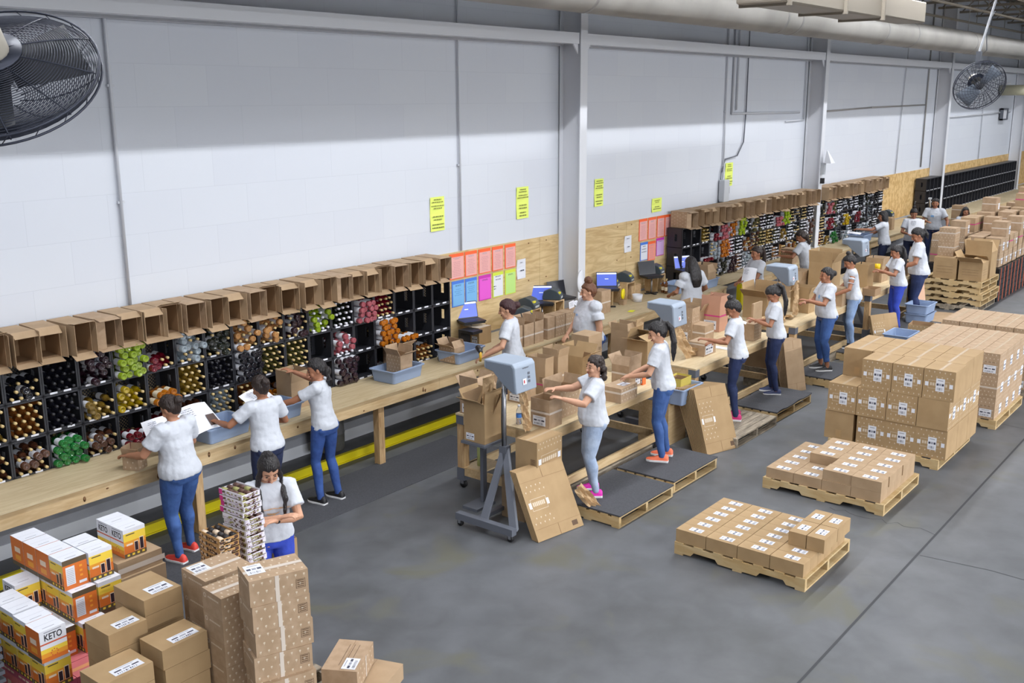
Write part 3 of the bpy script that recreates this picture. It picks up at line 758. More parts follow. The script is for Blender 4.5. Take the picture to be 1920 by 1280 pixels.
# pallet 1: single layer of small cartons and four on top
pallet(7.9, 8.95, 3.05, 4.33, 'pallet nearest the camera carrying one layer of small labelled cartons')
def small1():
    o = carton(.158, .307, .125, CB2, seam=None, labels=(('top', .04, .115, .07, .2),))
    return o
def small2():
    return carton(.307, .162, .13, CB2, seam=None, labels=(('top', .09, .21, .035, .125),))
for r_ in range(6):
    for c_ in range(4):
        o = PR.get('small1', small1); place(o, 7.99+r_*.161, 4.17-c_*.313, PZ)
        tag(o, 'small labelled carton, nearest pallet, %s row back, %s from the wall side' % (ORD[r_], ORD[c_]), 'carton', 'small cartons on the nearest pallet')
for i, (x, y, l) in enumerate(((8.375, 3.275, 'wall side front'), (8.375, 3.105, 'aisle side front'), (8.69, 3.275, 'wall side back'), (8.69, 3.105, 'aisle side back'))):
    o = PR.get('small2', small2); place(o, x, y, PZ+.126); tag(o, 'small carton on the second layer of the nearest pallet, %s of the four' % l, 'carton', 'second layer cartons on the nearest pallet')
# pallet 2
pallet(9.96, 11.1, 3.08, 4.4, 'second pallet with two uneven layers of small cartons')
RED_ = mat('red_paint', s(190, 40, 50), .5)
def small3(): return carton(.212, .309, .113, CB, seam='y', labels=(('top', .045, .125, .07, .22),))
for r_ in range(5):
    for c_ in range(4):
        o = PR.get('small3', small3); place(o, 10.09+r_*.215, 4.22-c_*.313, PZ); tag(o, 'small carton, second pallet, bottom layer, %s row back, %s from wall side' % (ORD[r_], ORD[c_]), 'carton', 'bottom layer cartons on the second pallet')
        if c_ >= 2 or (c_ == 1 and r_ in (2, 3, 4)):
            o = dup(PR.d['small3']); place(o, 10.09+r_*.215+(.01 if c_ == 2 else 0), 4.22-c_*.313-(.01 if r_ % 2 else 0), PZ+.114); tag(o, 'small carton, second pallet, top layer, %s row back, %s from wall side' % (ORD[r_], ORD[c_]), 'carton', 'top layer cartons on the second pallet')
# pallet 3
pallet(11.66, 12.98, 3.04, 4.34, 'pallet under the three layer load of large printed wine cartons')
def big(kind):
    D = (.42, .345, .348)
    if kind == 'p': return carton(*D, CB2, pr={'-x': 'dots logo', '-y': ''}, seam='x', labels=(('-x', .14, .235, .1, .25),), tape=[('top', 0, .42, .155, .19, TAPET)])
    if kind == 'q': return carton(*D, CB2, pr={'-y': 'dots logo'}, seam='x', labels=(('-y', .16, .25, .1, .25),), tape=[('top', 0, .42, .155, .19, TAPET)])
    return carton(*D, CB2, seam='x', tape=[('top', 0, .42, .155, .19, TAPET), ('-x', .14, .205, .03, .12, mat('brown_tape_patch', s(170, 138, 96), .5))])
LY = ('bottom', 'middle', 'top')
for lz in range(3):
    for r_ in range(3):
        for c_ in range(4):
            yb = 4.185 if c_ == 0 else 4.185-c_*.352
            yo = (-.06, .0, -.05)[lz]*1.0
            if lz == 0: yo = -.02 if c_ else 0
            y = (3.855+.352*(1-c_)) if lz == 2 else (4.2-c_*.352 if lz == 1 else 4.24-.045*(c_ > 0)-c_*.345)
            if lz == 2 and c_ == 0 and r_ == 0: continue
            if lz == 2: y = 4.215-c_*.352
            kd = 'p' if (r_ == 0 and not (c_ == 3 and lz == 1) and not (c_ == 0 and lz == 0)) else ('q' if (c_ == 3 and lz == 1) else 'n')
            if lz == 2 and r_ == 0: y -= .03
            o = PR.get('big'+kd, lambda k=kd: big(k)); place(o, 11.89+r_*.425+(.0 if lz else .01), y+(.02 if lz == 1 else 0)-.01, PZ+.001+lz*.35)
            tag(o, '%s carton, tall near load, %s layer, %s row back, %s from wall' % ({'p': 'large printed', 'q': 'large side printed', 'n': 'large plain brown'}[kd], LY[lz], ORD[r_], ORD[c_]), 'carton', 'large cartons on the tall near load')
# pallets 4 and 5
def mid(kind):
    D = (.35, .235, .288)
    if kind == 'l': return carton(*D, CB3, pr={'-x': 'dots box', '-y': 'dots'}, seam='y', labels=(('-x', .05, .2, .03, .13), ('-y', .22, .33, .03, .16)), tape=[('top', 0, .35, .1, .13, TAPET)])
    return carton(*D, CB3, pr={'-x': 'dots', '-y': 'dots'}, seam='y', labels=(('-y', .2, .31, .03, .16),), tape=band(D, TAPE, .4)+[('top', 0, .35, .1, .13, TAPET)])
for pi, (px_, py_, nm, rows) in enumerate(((13.62, 2.92, 'fourth pallet', 4), (15.35, 2.92, 'fifth pallet', 3))):
    pallet(px_, px_+1.42 if rows == 4 else px_+1.1, py_-.02, py_+1.24, '%s carrying three layers of banded printed wine cartons' % nm, m=PALG if pi else PAL)
    for lz in range(3):
        for r_ in range(rows):
            for c_ in range(5):
                if lz < 2 and 0 < r_ and c_ < 4 and (pi or r_ < rows): continue
                kd = 'l' if (c_+lz) % 2 == 0 else 'b'
                o = PR.get('mid'+kd, lambda k=kd: mid(k)); place(o, px_+.19+r_*.355, py_+1.1-c_*.242, PZ+.001+lz*.29)
                tag(o, 'printed wine carton, %s, %s layer, %s row back, %s from wall' % (nm, LY[lz], ORD[r_], ORD[c_]), 'carton', 'wine cartons on the %s' % nm)
# empty pallets piled up, with cartons on top
for k in range(5):
    pallet(21.15+.03*(k % 2), 22.45+.03*(k % 2), 5.06-.03*(k % 3), 6.22-.03*(k % 3), 'wooden pallet in the pile of five under big cartons, %s from the floor' % ORD[k], z=k*.122, m=PALG if k == 0 else PAL, boards=5)
zt = 5*.122+.001
def thingbox(w_, d_, h_, x, y, z, label, rz=0, **kw):
    cat = kw.pop('cat', 'carton'); group = kw.pop('group', None)
    o = carton(w_, d_, h_, **kw); place(o, x, y, z, rz); return tag(o, label, cat, group)
thingbox(.45, .44, .42, 21.45, 5.77, zt, 'large closed golden carton with printed lines on the pallet pile, left one', m=CB2, pr={'-x': 'box'})
thingbox(.45, .44, .37, 21.47, 5.29, zt, 'large open carton with dark lettering at the front corner of the pallet pile', m=CB2, open_=(150, 30, 20, 120), pr={'-x': 'box', '-y': 'box'})
thingbox(.46, .5, .52, 22.0, 5.3, zt, 'tall open golden carton behind the lettered one on the pallet pile', m=CB2, open_=(95, 120, 60, 100))
for k in range(2): thingbox(.34, .31, .28, 21.6, 5.84, zt+.42+.001+k*.282, 'banded printed carton in the column on the left golden carton, %s up' % ORD[k], m=CB3, pr={'-x': 'dots', '-y': 'dots'}, tape=band((.34, .31, .28), TAPE, .6))
thingbox(.3, .34, .06, 22.05, 5.85, zt, 'flat pink box under the black cases on the pallet pile', m=mat('pink_box', s(222, 120, 150), .5), seam=None, cat='box')
for k in range(3): 
    o = thingbox(.34, .34, .13, 22.05, 5.85, zt+.062+k*.132, 'flat black case in the short pile beside the banded cartons, %s up' % ORD[k], m=BLKP, seam=None, cat='box', name='black_case')
# black folded crates with orange straps, cartons above
ORS = mat('orange_strap', s(206, 104, 70), .5)
def blackblock():
    mb = MB(); 
    for k in range(6): mb.box(-.28, .28, -.38, .38, k*.117, k*.117+.108, BLKP)
    o = mb.build('folded_crates'); 
    for yy in (-.2, .1): mb = MB(); mb.box(-.285, -.281, yy, yy+.03, 0, .7, ORS); mb.build('strap', o)
    for xx in (-.16, .14): mb = MB(); mb.box(xx, xx+.03, -.385, -.381, 0, .7, ORS); mb.build('strap', o)
    return o
n = 0
for i in range(14):
    for j in range(2):
        o = PR.get('blk', blackblock); place(o, 22.85+i*.6, 5.43+j*.8, 0); tag(o, 'strapped block of folded black crates, %s along the %s row under the cartons' % (ORD[i], ('near', 'back')[j]), 'crates', 'strapped black crates')
def far(kind):
    D = (.33, .3, .3)
    if kind == 0: return carton(*D, CB3, pr={'-x': 'dots', '-y': 'dots'}, tape=band(D, TAPE, .5), labels=(('-y', .2, .3, .05, .17),))
    if kind == 1: return carton(*D, CB, tape=band(D, TAPEP, .5))
    return carton(*D, CB3, tape=band(D, TAPE, .5), labels=(('-y', .2, .31, .03, .2),))
rnd = random.Random(21); cnt = 0
FB = MB()
for i in range(18):
    for j in range(4):
        hh = rnd.choice((2, 3, 3, 4) if i > 2 else (2, 3, 3)); hh = min(hh, 2+(i+j) % 3+(0 if i < 9 else 0))
        if j == 3: hh = min(hh, 2)
        for k in range(hh):
            kd = rnd.choice((0, 1, 2, 0, 2))
            if i > 6 or (j > 1 and i > 4):
                X_, Y_, Z_ = 22.85+i*.38+(.1 if i > 3 else 0), 5.26+j*.36, .704+k*.302
                FB.T = Matrix.Translation((X_, Y_, Z_)); FB.box(-.165, .165, -.15, .15, 0, .3, (CB3, CB, CB3)[kd])
                for q4 in band((.33, .3, .3), TAPEP if kd == 1 else TAPE, .5): fq(FB, q4[0], (.33, .3, .3), *q4[1:], .0016)
                if kd != 1: fq(FB, '-y', (.33, .3, .3), .2, .31, .03, .17, WHITE, .002)
                continue
            o = PR.get('far%d' % kd, lambda q=kd: far(q))
            place(o, 22.85+i*.38+(.1 if i > 3 else 0), 5.26+j*.36+rnd.uniform(-.01, .01), .704+k*.302)
            tag(o, '%s carton on black crates, stack %s along, %s row back, %s up' % (('banded printed', 'pink taped', 'labelled brown')[kd], ORD[i], ORD[j], ORD[k]), 'carton', 'cartons on the black crates'); cnt += 1

tag(FB.build('carton'), 'all the other banded and labelled cartons far along the black crates', 'cartons', kind='stuff')
# ================================================================== packing tables
BR = STEELG
def ptable(x0, x1, label, y0=5.87, y1=7.05, zt=.86):
    root = empty('packing_table', x0, y0); tag(root, label, 'table')
    W_, D_ = x1-x0, y1-y0
    mb = MB(); mb.box(0, W_, 0, D_, zt-.02, zt, OSB); mb.build('tabletop', root)
    for a, b_, c, d in ((0.005, W_-.005, .005, .043), (0.005, W_-.005, D_-.043, D_-.005), (.005, .043, .044, D_-.044), (W_-.043, W_-.005, .044, D_-.044)): mb = MB(); mb.box(a, b_, c, d, zt-.115, zt-.021, PINE); mb.build('apron_board', root)
    for a, b_, c, d in ((0.1, W_-.1, .01, .05), (0.1, W_-.1, D_-.05, D_-.01), (.01, .05, .1, D_-.1), (W_-.05, W_-.01, .1, D_-.1)): mb = MB(); mb.box(a, b_, c, d, .16, .25, PINE); mb.build('stretcher', root)
    for lx in (.055, W_-.055):
        for ly in (.055, D_-.055):
            mb = MB(); mb.box(lx-.045, lx+.045, ly-.045, ly+.045, .13, zt-.021, PINEY); lg = mb.build('leg', root)
            mb = MB(); mb.box(lx-.052, lx+.052, ly-.052, ly+.052, .1, .24, BR); mb.build('corner_bracket', lg); mb = MB(); mb.box(lx-.052, lx+.052, ly-.052, ly+.052, zt-.12, zt-.023, BR); mb.build('corner_bracket', lg)
            mb = MB(); mb.tube([(lx-.015, ly, .045), (lx+.015, ly, .045)], .044, BLKR, 14); mb.box(lx-.022, lx+.022, ly-.012, ly+.03, .045, .1, CHROME); mb.build('caster', lg)
    return root
ptable(7.9, 10.34, 'rolling packing table nearest the camera with a stretcher frame and casters')
ptable(11.1, 13.54, 'second rolling packing table along the aisle, full of cartons')
ptable(14.15, 16.6, 'third rolling packing table with crumpled kraft paper on it')
ptable(17.3, 19.7, 'fourth rolling packing table, farthest along the aisle')
# ------------------------------------------------------------------ void fill paper dispensers
def dispenser(hx, hy, zt, label, rz=0, sc_=1.0):
    root = empty('paper_dispenser', hx, hy, 0, rz); tag(root, label, 'paper dispenser')
    # housing: side profile in the y-z plane (front towards -y), width along x
    prof = [(a_*.88, b_*.88) for a_, b_ in [(.22, -.10), (.22, .0), (-.19, .0), (-.225, -.04), (-.255, -.34), (-.19, -.345), (-.03, -.24), (.1, -.12)]]
    def hull(mb, grow, xa, xb, m):
        cy, cz = -.02, -.12
        P = [(cy+(a-cy)*grow, cz+(b_-cz)*grow) for a, b_ in prof]; n = len(P)
        vs = [(xa, a, b_) for a, b_ in P]+[(xb, a, b_) for a, b_ in P]
        mb.add(vs, [tuple(range(n))[::-1], tuple(range(n, 2*n))]+[(i_, (i_+1) % n, (i_+1) % n+n, i_+n) for i_ in range(n)], m)
    mb = MB(); mb.T = Matrix.Translation((0, 0, zt)); hull(mb, 1, -.165, .165, GRYS); h_ = bevel(mb.build('housing', root), .012, 3)
    mb = MB(); mb.T = Matrix.Translation((0, 0, zt)); hull(mb, .9, -.169, .169, GRYD); bevel(mb.build('side_panel', h_), .006)
    mb = MB(); mb.T = Matrix.Translation((0, -.2125, zt-.165)) @ Matrix.Rotation(R(-5.7), 4, 'X')
    mb.quad((-.06, -.004, -.06), (.0, -.004, -.06), (.0, -.004, .0), (-.06, -.004, .0), WHITE); mb.box(-.045, -.03, -.006, -.004, -.045, -.015, RED_)
    for q in range(3): mb.quad((.03, -.004, -.05+q*.04), (.06, -.004, -.05+q*.04), (.06, -.004, -.025+q*.04), (.03, -.004, -.025+q*.04), STEELG)
    bars(mb, -.08, .08, .09, .12, 1, STEELG, -.004, 4); mb.build('control_panel', h_)
    mb = MB(); mb.tube([(-.06, .02, .6), (-.06, .02, zt-.14)], .022, CHROME, 12); mb.build('pole', root)
    mb = MB(); mb.tube([(-.085, .02, .55), (-.09, .03, 1.0), (-.08, .03, zt-.3)], .006, BLKR, 6); mb.build('power_cable', root)
    # A shaped foot reaching towards -x
    mb = MB()
    ap = Vector((-.06, .02, .72)); f1 = Vector((-.53, -.08, .1)); f2 = Vector((-.53, -.46, .1)); wd = Vector((0, .038, 0))
    for f_ in (f1, f2):
        vs = [ap-wd, ap+wd, f_+wd*1.2, f_-wd*1.2]; nn = Vector((.03, 0, .02))
        mb.add([tuple(p) for p in vs]+[tuple(p+nn) for p in vs], [(0, 1, 2, 3), (7, 6, 5, 4), (0, 4, 5, 1), (1, 5, 6, 2), (2, 6, 7, 3), (3, 7, 4, 0)], STEELG)
    mb.box(-.6, -.53, -.5, .22, .07, .14, STEELG)
    mb.box(-.1, -.02, -.03, .06, .55, .74, STEELG)
    mb.box(-.56, .1, -.02, .04, .07, .11, STEELG)
    st = mb.build('stand', root)
    for (a, b_) in ((-.57, .18), (-.57, -.46)):
        mb = MB(); mb.tube([(a-.012, b_, .035), (a+.012, b_, .035)], .034, BLKR, 12); mb.box(a-.018, a+.018, b_-.01, b_+.02, .03, .07, CHROME); mb.build('caster', st)
    return root
dispenser(7.72, 6.16, 1.64, 'grey paper dispenser on a pole stand at the near end of the first packing table')
dispenser(11.42, 6.5, 1.6, 'grey paper dispenser head standing between the first and second tables')
dispenser(15.1, 6.55, 1.6, 'grey paper dispenser head beside the third packing table')
dispenser(18.75, 6.72, 1.6, 'grey paper dispenser head farthest from the camera')
def strip(name, pts, wid, label, seed=1, cat='paper'):
    """a crumpled ribbon of kraft paper"""
    rnd = random.Random(seed); P = [Vector(p) for p in pts]; Q = []
    for a, b_ in zip(P[:-1], P[1:]):
        for k in range(7): Q.append(a.lerp(b_, k/7))
    Q.append(P[-1]); mb = MB(); rs = []
    for k, p in enumerate(Q):
        t = (Q[min(k+1, len(Q)-1)]-Q[max(0, k-1)]).normalized(); sd = t.cross(Vector((0, 1, .2))).normalized()
        if sd.length < .1: sd = Vector((1, 0, 0))
        nn = sd.cross(t); ring = []
        for i_ in range(7):
            a = (i_/6-.5)*wid*2
            ring.append(tuple(p+sd*a+nn*(.022*math.sin(i_*2.4+k*.5)+rnd.uniform(-.008, .008))))
        rs.append(ring+[tuple(Vector(q)+nn*.002) for q in reversed(ring)])
    mb.rings(rs, KRAFT, smooth=False)
    return tag(mb.build(name), label, cat)
strip('kraft_paper', [(7.72, 5.97, 1.33), (7.74, 5.99, 1.15), (7.78, 5.98, 1.0), (7.8, 5.99, .9)], .05, 'crumpled brown paper hanging from the nearest dispenser', 2)
strip('kraft_paper', [(11.35, 6.3, 1.3), (11.4, 6.25, 1.1), (11.55, 6.2, .92), (11.7, 6.2, .88)], .09, 'wide brown paper strips falling from the second dispenser onto the table', 3)
strip('kraft_paper', [(15.0, 6.3, 1.28), (14.9, 6.2, 1.35), (14.8, 6.15, 1.1), (14.75, 6.15, .9)], .09, 'bunched brown paper pulled from the third dispenser', 4)
strip('kraft_paper', [(8.0, 5.5, .35), (8.1, 5.42, .18), (8.16, 5.28, .04), (8.22, 5.15, .03)], .06, 'crumpled brown paper lying on the floor beside the rubber topped pallet', 5)
for i, (x, y, z0) in enumerate(((7.85, 6.42, 1.4), (11.35, 6.75, 1.36), (14.98, 6.8, 1.36), (18.62, 6.95, 1.36))):
    mb = MB(); mb.T = Matrix.Translation((x-.1, y+.05, 0)); a = MB
    mb.add([(-.09, 0, .9), (.09, 0, .9), (.09, -.02, z0), (-.09, -.02, z0), (-.09, .008, .9), (.09, .008, .9), (.09, -.012, z0), (-.09, -.012, z0)], [(0, 1, 2, 3), (7, 6, 5, 4), (0, 4, 5, 1), (1, 5, 6, 2), (2, 6, 7, 3), (3, 7, 4, 0)], KRAFT)
    tag(mb.build('kraft_paper'), 'flat brown paper sheet feeding up into the %s dispenser' % ('nearest', 'second', 'third', 'farthest')[i], 'paper')
# ------------------------------------------------------------------ rubber topped standing pallets
def platform(x0, x1, y0, y1, label, mat_=True, wavy=False, z=0):
    r_ = pallet(x0, x1, y0, y1, label, notch=False, m=PAL if mat_ else PALG, boards=6 if mat_ else 7, z=z)
    if mat_:
        mb = MB(); n = 12; X, Y = (x1-x0)/2, (y1-y0)/2; rs = []
        for k in range(n+1):
            xx = -X+2*X*k/n; zz = .125+(.014*math.sin(k*1.1) if wavy else 0); zz = max(zz, .1225)
            rs.append([(xx, -Y-.01, zz), (xx, Y, zz), (xx, Y, zz+.014), (xx, -Y-.01, zz+.014)])
        mb.rings(rs, MAT_, smooth=False); tag(mb.build('rubber_mat'), 'dark rubber mat laid on top of the %s' % label.replace('wooden pallet ', 'pallet '), 'mat')
        bpy.data.objects[-1] if False else None
        m_ = col.objects[-1]; m_.location = ((x0+x1)/2, (y0+y1)/2, z)
    return r_
platform(8.05, 9.12, 5.04, 5.8, 'wooden pallet under the person in bright pink shoes')
platform(9.2, 10.2, 5.08, 5.8, 'wooden pallet under the person in orange shoes')
platform(10.95, 12.1, 5.2, 5.86, 'weathered bare pallet under the person with the hair bun', mat_=False)
platform(12.2, 13.35, 5.25, 5.95, 'wooden pallet under the person with the long ponytail', wavy=True)
platform(14.2, 15.2, 5.3, 5.95, 'wooden pallet under the person rolling brown paper')
platform(15.9, 16.9, 5.45, 6.1, 'wooden pallet under the person in pale jeans')
platform(17.6, 19.2, 5.2, 6.0, 'wooden pallet under the person in bright blue trousers')
mb = MB(); mb.box(-.55, .55, -.38, .38, 0, .012, CB); tag(place(mb.build('flat_cardboard'), 20.3, 5.35, 0, .2), 'flat sheet of cardboard lying on the floor beside the far standing pallet', 'cardboard')
# long timber beside the platforms
for x0, x1, l in ((7.95, 10.1, 'first'), (10.95, 13.3, 'second'), (14.1, 16.4, 'third')):
    mb = MB(); mb.box(x0, x1, 5.88, 5.92, 0, .14, PALG); tag(mb.build('timber'), 'weathered timber lying on edge under the front of the %s packing table' % l, 'timber')
# ------------------------------------------------------------------ leaning bundles of folded cartons
def flats(x, y, n, w_, h_, lean, label, along=0., step=.014, m=CB2, pr=True, rz=0, sp=.0):
    """folded cartons standing on edge, leaning back; faces towards -y"""
    for k in range(n):
        mb = MB(); dims = (w_, .009, h_); mb.box(-w_/2, w_/2, -.0045, .0045, 0, h_, m)
        for a in (.33, ): pass
        fq(mb, '-y', dims, w_*.5-.003, w_*.5+.003, h_*.84, h_, CBD); fq(mb, '-y', dims, w_*.5-.003, w_*.5+.003, 0, h_*.16, CBD)
        fq(mb, '-y', dims, .004, w_-.004, h_*.835, h_*.838, CBD); fq(mb, '-y', dims, .004, w_-.004, h_*.162, h_*.165, CBD)
        if pr and k == 0:
            sub = MB(); D2 = (w_*.48, .009, h_*.6); prints(sub, '-y', D2, 'dots logo')
            mb.v  # printed half of the sheet
            T = Matrix.Translation((-w_*.24, 0, h_*.2)); o0 = len(mb.v); mb.v += [tuple(T @ Vector(p)) for p in sub.v]
            for f, mm in zip(sub.f, sub.m): mb.f.append(tuple(i_+o0 for i_ in f)); mb.m.append(mb.mi(sub.mats[mm])); mb.sm.append(False)
            fq(mb, '-y', dims, w_*.78, w_*.9, h_*.05, h_*.12, INK)
        o = mb.build('folded_carton')
        off = Vector((k*along, k*step, 0)); off.rotate(Euler((0, 0, rz)))
        place(o, x+off.x, y+off.y, 0.003+h_*0, rz, -lean-k*sp)
        tag(o, label % (ORD[k] if k < 31 else 'last'), 'folded carton', label.replace(', %s from the front', '')[:60] if '%s' in label else None)
flats(7.6, 5.42, 7, .62, .70, R(28), 'tan folded carton leaning by the nearest dispenser, %s from the front', rz=R(-10))
mb = MB(); mb.box(7.6, 8.06, 5.95, 6.3, .0, .001, CB2)
# bundle that props the printed carton
for k in range(9):
    o = thingbox(.44, .3, .048, 7.82, 6.02, k*.049, 'folded carton in the low pile under the tall printed carton, %s from the floor' % ORD[k], m=CB, seam=None, name='folded_carton', cat='folded carton', group='low pile of folded cartons')
thingbox(.42, .27, .425, 7.83, 5.99-.12, .442, 'tall printed golden carton standing in front of the table end', rz=R(0), m=CB2, pr={'-y': 'dots logo', '-x': 'mark'}, seam='x', tape=[('top', .0, .42, .12, .15, TAPET)])
flats(10.75, 5.28, 12, .52, .8, R(20), 'brown folded carton in the thick leaning bundle beyond the orange shoes, %s from the front', along=-.004, step=.018, rz=R(-18), sp=.010)
flats(13.75, 5.62, 8, .36, .75, R(12), 'brown folded carton leaning at the corner of the third table, %s from the front', step=.02, m=CB, pr=False, rz=R(-20), sp=.01)
flats(17.3, 5.5, 4, .6, .56, R(18), 'golden folded carton behind the open cartons near the fourth table, %s from the front', rz=R(-25))
mb = MB(); mb.box(-.2, .2, -.006, .006, 0, .75, mat('pinkish_cardboard', s(206, 168, 142), .8)); tag(place(mb.build('folded_carton'), 20.35, 5.95, 0, R(-30), R(-12)), 'pinkish folded carton leaning behind the person in dark blue jeans', 'folded carton')
thingbox(.36, .36, .38, 17.75, 5.12, .001, 'open brown carton with white print standing on the floor before the fourth table', m=CB2, open_=(None, None, None, None), pr={'-x': 'dots', '-y': 'dots'}, rz=.1)
# ------------------------------------------------------------------ tubs
def tub(w_, d_, h_, x, y, z, label, rz=0, group=None):
    mb = MB()
    def rr(X, Y, z_, r_=.03):
        pts = []
        for cx, cy, a0 in ((X-r_, Y-r_, 0), (-X+r_, Y-r_, 90), (-X+r_, -Y+r_, 180), (X-r_, -Y+r_, 270)):
            for k in range(4): a = R(a0+k*30); pts.append((cx+r_*math.cos(a), cy+r_*math.sin(a), z_))
        return pts
    X, Y = w_/2, d_/2
    rs = [rr(X-.03, Y-.03, 0), rr(X-.012, Y-.012, h_-.014), rr(X+.006, Y+.006, h_-.016), rr(X+.008, Y+.008, h_), rr(X-.016, Y-.016, h_), rr(X-.034, Y-.034, .006)]
    mb.rings(rs, TUB, smooth=False); o = mb.build('plastic_tub'); place(o, x, y, z, rz); bevel(o, .003); return tag(o, label, 'tub', group)
tub(.56, .4, .155, 8.5, 8.52, .872, 'blue-grey tub on the bench holding a tall open carton beside purple bottles', R(3))
tub(.56, .4, .155, 9.66, 8.52, .872, 'blue-grey tub on the bench in front of the scanner holder', R(3))
tub(.56, .4, .155, 5.85, 8.42, .872, 'blue-grey tub on the bench in front of the person holding a large order sheet', R(5))
tub(.56, .4, .155, 6.55, 8.45, .872, 'blue-grey tub on the bench left of the person reaching to the crates', R(2))
tub(.5, .4, .155, 15.55, 8.65, .872, 'blue-grey tub under the laptop at the end of the first bench')
tub(.56, .4, .16, 16.2, 8.5, .872, 'blue-grey tub holding a carton beside the long haired person')
tub(.56, .4, .16, 23.0, 8.15, .975, 'blue-grey tub with a white sheet behind the farthest dispenser')
tub(.56, .4, .16, 24.9, 8.45, .872, 'blue-grey tub on the bench behind the person reading a sheet')
tub(.5, .62, .2, 10.72, 6.0, .55, 'blue-grey tub at the gap between tables with a yellow box in it')
tub(.6, .42, .18, 16.95, 5.2, .001, 'lower of two stacked tubs on the floor behind the tall near load'); tub(.6, .42, .18, 16.95, 5.2, .182, 'upper of two stacked tubs on the floor behind the tall near load')
tub(.56, .42, .17, 19.1, 5.55, .137, 'lower of two nested tubs by the person in dark jeans'); tub(.56, .42, .17, 19.1, 5.55, .308, 'upper of two nested tubs by the person in dark jeans')
mb = MB(); mb.box(-.22, .22, -.12, .3, 0, .546, PINE); tag(place(mb.build('wooden_shelf_box'), 10.72, 6.02), 'low lumber support under the tub between the tables', 'stand')
YB = mat('yellow_card_box', s(196, 178, 84), .6)
thingbox(.26, .2, .24, 10.82, 5.95, .557, 'yellow box standing in the tub between the tables', m=YB, open_=(95, 90, 100, 95), fl=.1, cat='box')
thingbox(.2, .26, .22, 10.6, 6.1, .557, 'small brown carton in the tub between the tables beside the yellow box', m=CB)
thingbox(.2, .24, .3, 8.52, 8.5, .88, 'open carton with a packing slip standing in the tub beside the purple bottles', m=CB3, open_=(120, 100, 150, 95), pr={'-x': 'dots'}, labels=(('-x', .03, .2, .02, .07),))
thingbox(.3, .22, .3, 8.83, 8.83, .872, 'printed open carton standing on the bench behind the first tub', m=CB3, open_=(110, 130, 140, 95), pr={'-y': 'dots', '-x': 'dots'})
thingbox(.2, .26, .2, 9.5, 8.52, .88, 'open carton standing in the tub in front of the scanner holder', m=CB3, open_=(150, 70, 60, 120), pr={'-x': 'dots'})
thingbox(.3, .3, .26, 16.3, 8.52, .88, 'open carton standing in the tub beside the long haired person', m=CB, open_=(100, 110, 60, 90))
thingbox(.28, .26, .3, 19.7, 8.4, .872, 'printed tan carton on the bench before the bending person', m=CB3, pr={'-x': 'dots'})
thingbox(.25, .25, .3, 6.98, 8.62, .872, 'open tan carton on the bench in front of the person reaching to the crates', m=CB, open_=(90, 90, 100, 90))
thingbox(.26, .3, .24, 10.5, 8.95, .872, 'brown carton wrapped in clear plastic standing under the empty crate end', m=CB2, labels=(('-x', .17, .27, .03, .12),), tape=[('top', 0, .26, .0, .3, TAPE)])
# printed cartons in a row on the bench edge
for i, (x, w_) in enumerate(((10.55, .19), (10.79, .22), (11.02, .2), (11.3, .17), (11.52, .22), (11.76, .22), (12.0, .22))):
    thingbox(w_, .2, .31, x, 8.36, .872, 'printed wine carton in the row on the bench edge, %s from left' % ORD[i], m=CB3, pr={'-y': 'dots' if i > 3 else ''}, tape=band((w_, .2, .31), TAPE, .42), open_=(80, 95, None, 110) if i in (1, 2) else None, group='row of wine cartons on the bench edge')
thingbox(.26, .2, .36, 13.25, 8.72, .872, 'upright printed carton with label on the bench right of the first column', m=CB3, pr={'-x': 'box'}, labels=(('-x', .02, .13, .03, .15),), tape=band((.26, .2, .36), TAPE, .45))
thingbox(.1, .09, .08, 14.0, 8.78, .872, 'small brown box under the yellow tape roll on the bench', m=CB)
thingbox(.3, .2, .22, 14.6, 9.0, .872, 'kraft bag-like box under the laptops on the plywood bench', m=KRAFT, seam=None, cat='box')
thingbox(.2, .2, .3, 26.3, 8.6, .872, 'stacked tan cartons under the far label printer', m=CB)
for k in range(4): thingbox(.3, .3, .24, 28.6, 7.55, k*.24+.4, 'banded carton in the tall column beside the far person, %s up' % ORD[k], m=CB, tape=band((.3, .3, .24), TAPE, .5), group='tall carton column') if k >= 0 else None
mb = MB(); mb.box(28.4, 28.8, 7.35, 7.75, 0, .4, PALG); tag(mb.build('wooden_block'), 'wooden base under the tall carton column by the far bench', 'stand')
# ------------------------------------------------------------------ cartons on the packing tables
TZ = .861
def tb(px, py, w_, d_, h_, label, z=TZ, **kw):       # px, py: where the near bottom corner stands
    p = at(px, py, z); return thingbox(w_, d_, h_, p.x+w_/2, p.y+d_/2, z, label, **kw)
lab = lambda d_, h_: ('-x', d_*.12, d_*.85, h_*.05, h_*.38)
thingbox(.3, .26, .3, 8.08, 6.88, TZ, 'open labelled carton at the back corner of the first table', m=CB3, open_=(95, 110, 60, 120), labels=(lab(.26, .3),))
thingbox(.3, .28, .42, 7.74, 6.52, .72, 'tall golden carton full of paper scraps beside the nearest dispenser pole', m=CB2, open_=(150, 60, 95, 120), pr={'-x': ''}, labels=(('-x', .03, .14, .02, .09),))
mb = MB(); mb.box(7.56, 7.9, 6.36, 6.68, .69, .718, STEELG); mb.box(7.7, 7.76, 6.5, 6.54, 0, .69, STEELG); mb.box(7.5, 7.8, 6.42, 6.62, 0, .03, STEELG); tag(mb.build('stand_shelf'), 'grey shelf holding the tall golden carton beside the nearest dispenser', 'shelf')
rnd = random.Random(3)
